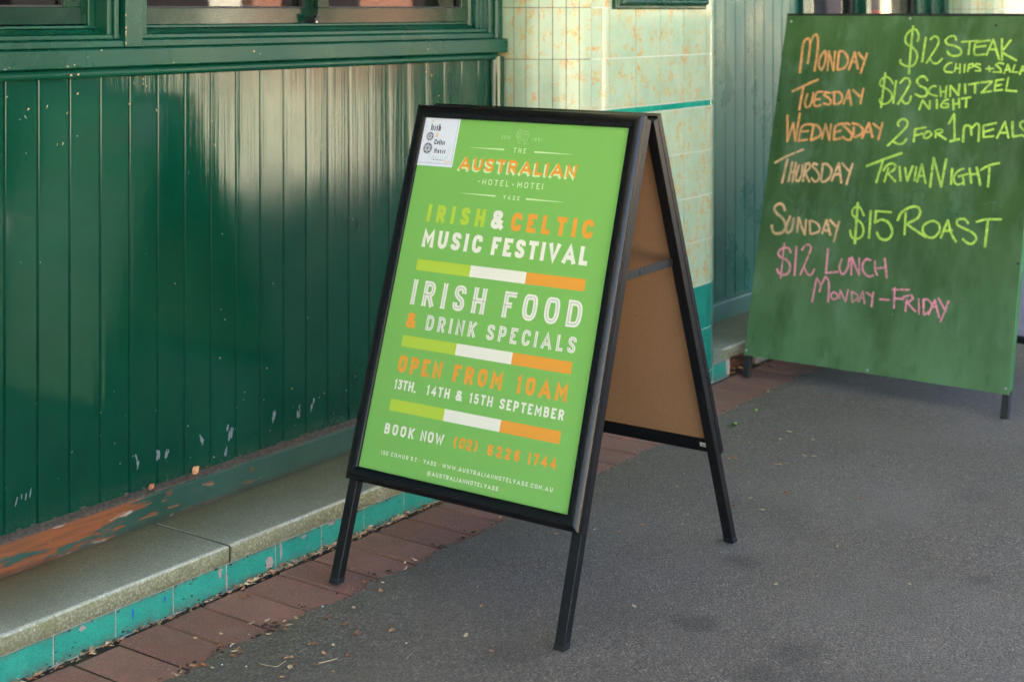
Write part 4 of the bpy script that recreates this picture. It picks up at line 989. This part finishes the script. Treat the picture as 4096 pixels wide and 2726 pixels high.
# ram emblem between EST and 1881
def ram(m_):
    S_ = lambda pts, w_=.85: strip(m_, [Vector((304 + (x_-310)*.0462, 802.6 + (1060-y_)*.0486)) for x_, y_ in pts], w_, front, HP)
    S_([(440,380),(360,470),(330,540),(370,560),(360,640),(380,740),(430,790),(520,860),(510,1000),(590,1000),(640,850),(690,800),(830,860),(880,880),(930,960),(880,1030),(1030,1040),(1040,800),(1090,680),(1105,580),(1070,460),(990,400),(790,430),(640,400),(560,330),(480,340),(440,380)])
    S_([(560,380),(600,450),(560,540),(480,560),(420,480),(450,420)], 1.3); S_([(680,560),(900,550),(1010,545),(1060,620)]); S_([(920,580),(850,680),(850,780),(880,860)]); S_([(670,580),(640,640),(560,740),(530,840)]); S_([(670,640),(700,720),(690,790)]); S_([(700,470),(1000,460)], .6); S_([(540,600),(480,760)], 1.6); S_([(400,560),(400,720)], 1.4)
line('ram_emblem', M['p_pale'], ram)
# straps between the two panels
for a_, yy in ((618, 1.690), (20, 2.292)):
    s_ = MB(); s_.obox((2.775, yy, .7105), Vector((.245, 0, .0035)), (0, .0025, 0), (0, 0, .019)); st = s_.build('strap', M['strap'], SB, bevel=.0005)
    rv = MB(); rings = []
    for k in range(5):
        a = math.pi/2*k/4; rings.append([(2.8735 + .0058*math.cos(a)*math.cos(q*math.pi/6), yy - .0001 - .003*math.sin(a), .7210 + .0058*math.cos(a)*math.sin(q*math.pi/6)) for q in range(12)])
    rv.loft(rings, smooth=True); rv.build('rivet', M['strap'], st)
for a_ in (40, 585):                                    # hinge plates at the head
    h_ = MB(); p0 = front(a_, 840, -31); h_.obox(p0, fr_*.02, fu*.03, Vector((.028, 0, 0))); h_.build('hinge', M['black_plastic'], SB)

# flyer tucked behind the frame, top left of the poster
FP = 3.0
fl = MB(); fl.obox(front(31.7, 736.5, FP), front(137, 736.5, FP)-front(31.7, 736.5, FP), front(31.7, 855, FP)-front(31.7, 736.5, FP), fn*.0004)
flyer = tag(fl.build('flyer', M['f_paper']), 'small white festival flyer tucked into the top left corner of the green poster', 'flyer')
def ft(s_, x0, x1, y, H, m_n, th=.2, wk=1, slant=0):
    m_ = MB(); text(m_, s_, x0, x1, y, H, front, FP+.6, th, wk, 0, 0, None, slant); m_.build('lettering', M[m_n], flyer, fix=False)
def fq(x_, y_):                                         # flyer artwork coordinates to poster millimetres
    return Vector((33.6 + (x_-345+ (y_-70)*.186)*.1075, 854.3 - (y_-70 - (x_-345+(y_-70)*.186)*.075)*.0868))
def fbox(x0, x1, yb, yt, s_, m_n, th, wk):
    a, b, c = fq(x0, yb), fq(x1, yb), fq(x0 + (yb-yt)*.186, yt); ft(s_, a.x, b.x, a.y, c.y-a.y, m_n, th, wk)
fbox(455, 735, 448, 255, 'Irish', 'f_ink', .17, .9); fbox(600, 680, 640, 510, '&', 'f_orange', .16, 1.0); fbox(548, 860, 848, 700, 'Celtic', 'f_ink', .2, .85); fbox(543, 868, 1090, 945, 'Music', 'f_ink', .2, .85)
fbox(515, 830, 1292, 1245, 'Join the craic in', 'f_ink', .15, .8); fbox(838, 985, 1370, 1300, 'YASS', 'f_orange', .18, .8); fbox(500, 890, 1235, 1140, 'estiva', 'f_green', .09, 1.1)
m_ = MB(); q_ = lambda *P_: [fq(*p) for p in P_]
strip(m_, q_((470,1115),(420,1130),(410,1230),(385,1330),(410,1385),(455,1370),(485,1280),(460,1220),(415,1200)), .7, front, FP+.6); strip(m_, q_((935,1280),(915,1200),(940,1060),(985,930),(1015,960),(990,1060),(930,1180)), .7, front, FP+.62)
m_.build('lettering', M['f_green'], flyer, fix=False)
m_ = MB()
for A_, B_ in (((110,1345),(1015,1418)), ((1015,1418),(1255,100))): strip(m_, q_(A_, B_), .55, front, FP+.5)
m_.build('border_line', M['f_ink'], flyer, fix=False)
def knot(cx, cy, ra):
    m_ = MB(); c = fq(cx, cy); n = 28
    strip(m_, [c + Vector((math.cos(2*math.pi*i/n), math.sin(2*math.pi*i/n)))*ra*1.13 for i in range(n)] + [c + Vector((ra*1.13, 0))], .4, front, FP+.55)
    disc(m_, c.x, c.y, ra, front, FP+.55, 0, 28)
    for k in range(6):
        a0 = k*math.pi/3; pts = []
        for i in range(12):
            u = i/11; a = a0 + u*2.4; rr = ra*(.14 + .76*u*(1-.25*u)); pts.append(c + Vector((math.cos(a), math.sin(a)))*rr)
        strip(m_, pts, ra*.10, front, FP+.7+.02*k, 1)
        a = a0+.5; e = c + Vector((math.cos(a), math.sin(a)))*ra*.64
        strip(m_, [e + Vector((math.cos(t_), math.sin(t_)))*ra*.17 for t_ in [2*math.pi*i/9 for i in range(9)]] + [e + Vector((ra*.17, 0))], ra*.09, front, FP+.84+.02*k, 1)
    m_.build('knot_roundel', [M['f_ink'], M['f_paper']], flyer, fix=False)
knot(437, 615, 9.8); knot(370, 950, 12.4)
m_ = MB()
for x_, y_, s_ in ((345,330,1.2),(335,420,.7),(298,455,.8),(278,615,.7),(253,735,.9)): c = fq(x_, y_); disc(m_, c.x, c.y, s_, front, FP+.6, 0, 8)
for x_, y_, k in ((495,160,1),(490,215,1),(560,145,2),(545,200,2),(520,180,1)): c = fq(x_, y_); disc(m_, c.x, c.y, 1.5, front, FP+.6, k, 8)
m_.build('note_marks', [M['f_ink'], M['f_orange'], M['f_green']], flyer, fix=False)

# ================================================================== CHALKBOARD
CB = thing('chalkboard', 'large green chalkboard A-frame with weekly specials in coloured chalk', 'chalkboard', (5.17, 1.94, 0))
co = Vector((4.80023, 2.39995, 0)); cr = Vector((-.01932739, -.99981321, 0)); cu = Vector((.27558587, -.00532735, .9612617)); cn = Vector((-.96108214, .01857868, .27563736))
def board(a, b, h): return co + cr*(a/1000) + cu*(b/1000) + cn*(h/1000)
cu2 = Vector((-.27558587, -.00532735, .9612617)); cn2 = Vector((.96108214, .01857868, .27563736)); co2 = co + Vector((2*.2756*1.335 + .036, 0, 0))
def board2(a, b, h): return co2 + cr*(a/1000) + cu2*(b/1000) + cn2*(h/1000)
def pan(P, a0, a1, b0, b1, h0, h1, mat=0, mb=None):
    p = P(a0, b0, h0); mb.obox(p, P(a1, b0, h0)-p, P(a0, b1, h0)-p, P(a0, b0, h1)-p, mat)
mb = MB(); n_ = 40                                      # board sheet: slightly uneven edges
ringf, ringb = [], []
def edgept(k):
    side, u = divmod(k, n_); u /= n_
    j = random.uniform(-.5, .5)
    return [(-12+u*942, 82+j), (930+j, 82+u*1253), (930-u*942, 1335+j), (-12+j, 1335-u*1253)][side]
random.seed(9); E_ = [edgept(k) for k in range(4*n_)]
mb.loft([[board(a, b, -4) for a, b in E_], [board(a, b, -.6) for a, b in E_], [board(a*.9985+.7, b*.9985+1, 0) for a, b in E_]])
bd = mb.build('board', M['chalkboard'], CB)
M['cb_edge'] = plain('chalkboard_frame_paint', (.02,.17,.04), .45, var=.3, scale=20)
M['leg_worn'] = plain('worn_black_steel', (.013,.015,.016), .55, var=.6, scale=60)
M['white_back'] = plain('pale_board_back', (.42,.40,.50), .7, var=.1)
mb = MB(); pan(board, 905, 930.5, 95, 1337, -30, -4.5, 0, mb); pan(board, -12.5, 14, 95, 1337, -30, -4.5, 0, mb); pan(board, 14.2, 904.8, 1310, 1337, -30, -4.5, 1, mb); pan(board, 14.2, 904.8, 90, 115, -30, -4.5, 1, mb)
mb.build('board_frame', [M['cb_edge'], M['leg_worn']], CB, bevel=.002)
mb = MB(); pan(board, -12, 930, 1335.8, 1343, -30, 2.5, 0, mb); mb.build('top_strip', M['leg_worn'], CB, bevel=.001)
for a0 in (-12, 906):
    mb = MB(); pan(board, a0, a0+24, 8, 94.5, -29, -5, 0, mb); mb.build('leg', M['leg_worn'], CB, bevel=.002)
for a0 in (-12, 906):
    mb = MB(); pan(board2, a0, a0+24, 8, 1330, -24, 0, 0, mb); mb.build('leg', M['leg_worn'], CB, bevel=.002)
mb = MB(); pan(board2, 12.2, 905.8, 130, 1330, -14, -8, 0, mb); pan(board2, 12.2, 905.8, 104, 129.8, -24, -1, 1, mb)
mb.build('rear_board', [M['white_back'], M['leg_worn']], CB)
for a, b in ((8,1312),(467,1325),(776,1302),(2,910),(-2,1011),(-4,99),(452,93),(918,100),(921,500)):
    mb = MB()
    rings = [[board(a + ra*math.cos(2*math.pi*k/10), b + ra*math.sin(2*math.pi*k/10), h_) for k in range(10)] for ra, h_ in ((4.6,.1),(4.3,1.2),(2.6,1.9),(1.3,1.5))]
    mb.loft(rings, smooth=True); mb.build('screw', M['steel'] if b < 120 or a in (8,467) else M['leg_worn'], CB)
def smooth_path(pts, k=4):
    P = [Vector(p) for p in pts]
    if len(P) < 3: 
        return [P[0].lerp(P[1], i/6) for i in range(7)]
    out = []
    for i in range(len(P)-1):
        p0 = P[i-1] if i else P[0]; p1, p2 = P[i], P[i+1]; p3 = P[i+2] if i+2 < len(P) else P[-1]
        d0 = (p1-p0).normalized() if i else None; d1 = (p2-p1).normalized()
        for j in range(k):
            u = j/k
            out.append(.5*((2*p1) + (p2-p0)*u + (2*p0-5*p1+4*p2-p3)*u*u + (3*p1-p0-3*p2+p3)*u**3))
    out.append(P[-1]); return out
random.seed(17)
def has_corner(pts):
    P = [Vector(p) for p in pts]
    return any((P[i]-P[i-1]).normalized().dot((P[i+1]-P[i]).normalized()) < -.2 for i in range(1, len(P)-1))
def chalk_line(key, mat, wd, dx=0, dy=0, h0=.3, name='chalk_lettering'):
    mb = MB(); k = 0
    for st in CHALK[key]:
        segs = [st]
        cut = [0]
        P = [Vector(p) for p in st]
        for i in range(1, len(P)-1):
            if (P[i]-P[i-1]).normalized().dot((P[i+1]-P[i]).normalized()) < .25: cut.append(i)
        cut.append(len(P)-1)
        for a, b in zip(cut[:-1], cut[1:]):
            seg = st[a:b+1]
            if len(seg) < 2: continue
            sp = [p + Vector((dx, dy)) for p in smooth_path(seg)]; ww = wd*random.uniform(.85, 1.12)
            sp = [p + Vector((random.uniform(-.35,.35), random.uniform(-.35,.35))) for p in sp]
            d0 = (sp[0]-sp[1]).normalized(); d1 = (sp[-1]-sp[-2]).normalized()
            sp = [sp[0] + d0*ww*.25] + sp + [sp[-1] + d1*ww*.25]
            strip(mb, sp, ww, board, h0 + .13*(k % 7), 0, 0, False, True); k += 1
    mb.build(name, M[mat], bd, fix=False)
for key, dx, dy in (('sunday', 28, 62), ('roast', 14, 58)): chalk_line(key, 'c_ghost', 6.0, dx, dy, .06, 'wiped_chalk')
for key, mat, wd in (('monday','c_orange',8.6),('tuesday','c_orange',8.4),('wednesday','c_orange',8.8),('thursday','c_peach',8.6),('sunday','c_peach',8.6),
                     ('steak','c_lime',7.6),('chips','c_lime',6.2),('schnitzel','c_lime',7.4),('night','c_lime',7.4),('twoforone','c_lime',7.6),('trivia','c_lime',8.0),('roast','c_lime',8.6),
                     ('lunch','c_pink',7.2),('friday','c_pink',6.8)):
    chalk_line(key, mat, wd, h0=1.05)

# ================================================================== LITTER
M['leaf_a'] = plain('dry_leaf_tan', (.55,.29,.13), .7, var=.35, scale=200)
M['leaf_b'] = plain('dry_leaf_rust', (.36,.13,.05), .7, var=.4, scale=200)
M['leaf_c'] = plain('dry_leaf_straw', (.62,.46,.27), .7, var=.25, scale=200)
M['stone'] = plain('white_stone', (.75,.75,.72), .7, var=.1, scale=200)
M['moss'] = plain('moss', (.03,.055,.010), .95, var=.6, scale=300)
M['fresh'] = plain('fresh_green', (.30,.52,.05), .6, var=.2)
def leaf_mesh(L, W, curl, rnd):
    mb = MB(); n = 6; rows = []
    for i in range(n+1):
        u = i/n; hw = W/2*math.sin(math.pi*min(1, u*1.02+.02))**.8 * (1 + rnd.uniform(-.15,.15)) + .0002
        x_ = (u-.5)*L; z_ = .0006 + curl*4*(u-.5)**2*L
        rows.append([(x_, -hw, z_ + hw*.55), (x_, 0, z_), (x_, hw, z_ + hw*.55)])
    for i in range(n):
        mb.add(rows[i] + rows[i+1], [(0,1,4,3),(1,2,5,4)], 0, True)
    return mb
rnd = random.Random(4)
leaf_src = []
for k in range(6):
    L = rnd.uniform(.013, .023); W = L*rnd.uniform(.38, .65)
    leaf_src.append(leaf_mesh(L, W, rnd.uniform(.05, .35), rnd))
protos = []
def place_leaf(src, x, y, z, rz, sc, label, cat, group, tilt=0):
    o = src.copy(); COL.objects.link(o)
    o.location = (x, y, z); o.rotation_euler = (tilt, rnd.uniform(-.25,.25), rz); o.scale = (sc, sc, sc)
    return tag(o, label, cat, group)
first = []
for k, mb in enumerate(leaf_src):
    for mname in ('leaf_a', 'leaf_b', 'leaf_c'):
        me_o = mb.build('dry_leaf', M[mname], None, fix=False); first.append(me_o); me_o['spare'] = True
used = set()
for i, (x, y) in enumerate(LEAF):
    k = rnd.randrange(len(first)); src = first[k]
    where = 'red brick edging' if y > 2235 else 'grey asphalt'
    zz = .0015 if y > 2235 else .0048
    lab = ('tiny dry brown leaf lying on the red brick edging' if y > 2235 else 'tiny dry brown leaf scattered on the grey asphalt')
    if k not in used:
        used.add(k); o = src; o.location = (x/1000, y/1000, zz); o.rotation_euler = (0, 0, rnd.uniform(0, 6.3)); s_ = rnd.uniform(.75, 1.1); o.scale = (s_, s_, s_)
        tag(o, lab, 'leaf', 'dry leaves scattered on the footpath')
    else: place_leaf(src, x/1000, y/1000, zz, rnd.uniform(0, 6.3), rnd.uniform(.65, 1.1), lab, 'leaf', 'dry leaves scattered on the footpath')
for k, o in enumerate(first):
    if 'spare' in o: del o['spare']
    if k not in used: bpy.data.objects.remove(o)
# two bigger leaves caught on the skirting
for x_, z_, L, lab in ((2.504,.1835,.027,'curled tan dry leaf standing on the worn skirting below the boards'), (2.367,.1815,.020,'small rust brown leaf fragment on the worn skirting')):
    mb = leaf_mesh(L, L*.62, .25, rnd); o = mb.build('dry_leaf', M['leaf_a' if L > .025 else 'leaf_b'], None, fix=False)
    o.location = (x_, 2.716, z_ + .009*L/.027); o.rotation_euler = (R_(62), R_(-28), R_(8)); tag(o, lab, 'leaf')
for (x, y) in PEB:
    mb = MB(); s_ = rnd.uniform(.0016, .003); rings = []
    for j in range(5):
        a = -math.pi/2 + math.pi*(j+.35)/4.7; rings.append([(s_*math.cos(a)*math.cos(q)*rnd.uniform(.8,1.2), s_*.75*math.cos(a)*math.sin(q)*rnd.uniform(.8,1.2), s_*.45*(1+math.sin(a))) for q in [2*math.pi*i/7 for i in range(7)]])
    mb.loft(rings, smooth=True); o = mb.build('pebble', M['stone']); o.location = (x/1000, y/1000, .0034)
    tag(o, 'tiny white stone chip lying on the footpath', 'stone', 'white stone chips on the footpath')
mb = MB(); mb.tube([(x/1000, y/1000, .0055 + .002*(i % 2)) for i, (x, y) in enumerate(TWIG[:4])], [.0006,.0008,.0008,.0005], 6)
tag(mb.build('twig', M['leaf_c']), 'thin straw coloured twig curving on the asphalt near the paver edge', 'twig')
mb = MB(); mb.tube([(x/1000, y/1000, .0055) for x, y in TWIG[4:]], [.0007,.0008,.0005], 6)
tag(mb.build('twig', M['leaf_c']), 'short straight straw twig tipped with a brown leaf on the asphalt', 'twig')
for (x, y), lab in zip(((4427,2169),(4247,2152)), ('bright green bud on the asphalt in front of the chalkboard', 'bright green bud beside a moss tuft on the asphalt')):
    mb = MB(); rings = [[(.006*ra*math.cos(q*math.pi/4), .005*ra*math.sin(q*math.pi/4), .0035 + .006*hh) for q in range(8)] for ra, hh in ((.5,0),(1,.4),(.9,.8),(.3,1))]
    mb.loft(rings, smooth=True); o = mb.build('bud', M['fresh']); o.location = (x/1000, y/1000, 0); tag(o, lab, 'bud')
def tuft(name, cx, cy, n, rx, ry, hmax, mat):
    mb = MB()
    for k in range(n):
        a = rnd.uniform(0, 6.3); q = rnd.random()**.6; x_, y_ = cx + rx*q*math.cos(a), cy + ry*q*math.sin(a)
        L = rnd.uniform(.3, 1)*hmax; b = rnd.uniform(0, 6.3); dx, dy = math.cos(b)*.0012, math.sin(b)*.0012; lx, ly = rnd.uniform(-.5,.5)*L, rnd.uniform(-.5,.5)*L
        mb.add([(x_-dx, y_-dy, .001), (x_+dx, y_+dy, .001), (x_+lx, y_+ly, .001+L)], [(0,1,2)])
    return mb.build(name, mat, None, fix=False)
tag(tuft('moss_tuft', 4.224, 2.150, 150, .035, .012, .009, M['moss']), 'small moss tuft growing on the asphalt behind the sandwich board', 'moss')
# debris packed along the foot of the plinth and the ragged asphalt edge: uncountable
mb = MB()
def debris(n, xr, yf, zr, smin, smax, mats):
    for k in range(n):
        x_ = rnd.uniform(*xr); y_ = yf(x_); z_ = rnd.uniform(*zr); L = rnd.uniform(smin, smax); W = L*rnd.uniform(.15,.45); a = rnd.uniform(-.7,.7) if rnd.random() < .7 else rnd.uniform(0, 3.1)
        el = rnd.uniform(-.35,.35); d_ = Vector((math.cos(a)*math.cos(el), math.sin(a)*math.cos(el), math.sin(el))); s_ = Vector((-math.sin(a), math.cos(a), rnd.uniform(-.6,.6))).normalized()
        p = Vector((x_, y_, z_)); mb.add([p - d_*L/2, p - s_*W/2, p + d_*L/2, p + s_*W/2 + Vector((0,0,W*.3))], [(0,1,2,3)], rnd.choice(mats))
debris(900, (1.7, 3.4), lambda x: 2.458 + rnd.gauss(0, .005), (-.004, .006), .004, .016, (0,0,0,1,2,3,3,3))
debris(160, (2.4, 3.0), lambda x: 2.458 + rnd.gauss(0, .006), (.002, .010), .008, .022, (0,1,2,2))
debris(320, (1.8, 5.0), lambda x: 2.24 + rnd.gauss(0, .010), (.003, .007), .003, .011, (0,1,2,3))
debris(60, (4.80, 5.2), lambda x: 2.47 + rnd.gauss(0, .03), (.0, .012), .01, .03, (0,1,1,3))
o = mb.build('leaf_litter', [M['leaf_a'], M['leaf_b'], M['leaf_c'], M['dirt']], None, fix=False); kind(o, 'stuff')
mb = MB()
for k in range(46):
    x_ = rnd.uniform(1.75, 3.4); y_ = 2.236 + rnd.gauss(0, .008); n = 9; rr = rnd.uniform(.003,.010)
    if k < 14: x_ = X0 + PIT*rnd.randrange(28, 38) + rnd.uniform(-.003,.003); y_ = 2.248 + rnd.uniform(-.01,.03)
    mb.add([(x_ + rr*math.cos(2*math.pi*i/n)*rnd.uniform(.5,1.2), y_ + rr*.7*math.sin(2*math.pi*i/n)*rnd.uniform(.5,1.2), .0037) for i in range(n)] + [(x_, y_, .0062)], [(i, (i+1) % n, n) for i in range(n)], 0)
o = mb.build('edge_moss', M['dirt'], None, fix=False); kind(o, 'stuff')

# ================================================================== ACROSS THE STREET (reflected in paint and glass, with an added car and screens)
def shop(x0, x1, H, wall, roofm, label, name='shop_building', y=-14.0):
    b = thing(name, label, 'building', ((x0+x1)/2, y-3, -.17))
    mb = MB(); mb.box(x0, x1, y-6, y, -.17, H); mb.build('wall', wall, b)
    mb = MB(); mb.extrude_x([(y+.3,H+.002),(y-3,H+.6),(y-6.3,H+.002)], x0-.2, x1+.2); mb.build('roof', roofm, b)
    n = max(2, int((x1-x0)/3.2))
    for i in range(n):
        a = x0 + (x1-x0)*(i+.2)/n; c = a + (x1-x0)/n*.55
        mb = MB(); mb.box(a, c, y+.001, y+.05, .75, 2.3); w_ = mb.build('window', M['room'], b)
    return b
shop(-14, 9, 3.1, M['cream'], M['tin'], 'low cream shop across the street')
shop(9.4, 19.2, 3.3, M['cream2'], M['tin'], 'white rendered shop across the street')
shop(19.5, 27, 3.0, M['brick'], M['iron'], 'red brick shop across the street')
shop(27.4, 60, 3.2, M['cream'], M['tin'], 'long cream shop farther along the street')

def added_dark_car(x0, paint, label, nose=1, kz=1):
    """unseen car added at the kerb to darken reflections, side facing the pub"""
    c = thing('added_dark_car', label, 'car', (x0 + 2.2, -3.75, -.17), 'unseen cars added to darken reflections')
    def X(u): return x0 + (u if nose > 0 else 4.4 - u)
    low = [(0.0,.42),(.02,.75),(.12,.93),(.9,.99),(2.2,1.0),(3.2,.98),(3.9,.90),(4.28,.78),(4.40,.55),(4.38,.36),(4.2,.22),(.2,.22)]
    mb = MB(); rings = []
    for y, k in ((-4.62,.06),(-4.58,.0),(-4.50,-.0),(-3.0,-.0),(-2.92,.0),(-2.88,.06)):
        rings.append([(X(u + (k*2 if u < 2.2 else -k*2)), y, -.17 + z + (-.5*k if z > .6 else k)) for u, z in low])
    mb.loft(rings, smooth=False); body = mb.build('body', paint, c, bevel=.03)
    top = [(.22,.95),(.55,1.38),(.95,1.47),(2.0,1.46),(2.45,1.36),(3.2,.95)]
    mb = MB(); rings = [[(X(u), y, -.17 + z) for u, z in top] for y in (-4.46, -3.04)]
    for r_ in rings:
        for i, p in enumerate(r_): r_[i] = (p[0], p[1] + (.14 if p[1] < -4 else -.14)*max(0, (p[2]+.17-.95)/.5), p[2])
    mb.loft(rings); mb.build('cabin', paint, c, bevel=.03)
    for pts in ([(.52,1.0),(.72,1.34),(1.45,1.38),(1.45,1.0)], [(1.55,1.0),(1.55,1.38),(2.2,1.34),(2.75,1.0)]):
        mb = MB(); mb.add([(X(u), -3.04 - .14*max(0, (z-.95)/.5) + .012, -.17 + z) for u, z in pts], [(0,1,2,3)]); mb.build('window', M['putty'], c)
    for u in (.78, 3.55):
        for y in (-4.5, -3.0):
            mb = MB(); rr = [[(X(u) + q*math.cos(2*math.pi*i/20), y + s_, -.17 + .31 + q*math.sin(2*math.pi*i/20)) for i in range(20)] for q, s_ in ((.2,-.12),(.31,-.10),(.31,.10),(.2,.12))]
            mb.loft(rr); ty = mb.build('wheel', M['black_plastic'], c)
            mb = MB(); rr = [[(X(u) + q*math.cos(2*math.pi*i/16), y + s_, -.17 + .31 + q*math.sin(2*math.pi*i/16)) for i in range(16)] for q, s_ in ((.19,-.125),(.19,.125))]
            mb.loft(rr); mb.build('rim', M['steel'], ty)
    for o in c.children:
        if o.name.split('.')[0] in ('body','cabin','window'):
            for v in o.data.vertices: v.co.z = -.17 + .2 + (v.co.z + .17 - .2)*kz if v.co.z > .03 else v.co.z
    for y in (-4.4, -3.2):
        mb = MB(); mb.box(X(4.22), X(4.37), y-.12, y+.12, .45, .55); mb.build('headlight', M['steel'], c)
    return c
M['car_dark'] = plain('black_car_paint', (.003,.004,.005), .4, var=.05, spec=.15)
added_dark_car(3.4, M['car_dark'], 'unseen tall black wagon added at the kerb to darken the board wall reflections', -1, 1.28)  # added out of view to keep the left boards' reflection dark

M['canvas'] = plain('dark_canvas', (.012,.016,.014), .8, var=.1)
for i in range(4):                                      # unseen screens added to block the sunlit street in wall and pillar reflections
    xa = 8.75 + i*2.45
    cb_ = thing('added_dark_screen', 'unseen dark canvas screen added along the kerb to block bright reflections', 'barrier', (xa + 1.15, -2.1, .0035), 'dark screens added to block reflections')
    for xx in (xa, xa + 2.3):
        mb = MB(); mb.tube([(xx, -2.1, .02), (xx, -2.1, .98)], .022, 10); po_ = mb.build('post', M['black_plastic'], cb_)
        mb = MB(); mb.tube([(xx, -2.1, .0036), (xx, -2.1, .02)], .17, 20); mb.build('base', M['black_plastic'], po_)
    mb = MB(); mb.box(xa + .023, xa + 2.277, -2.106, -2.094, .10, .93); mb.build('canvas', M['canvas'], cb_)
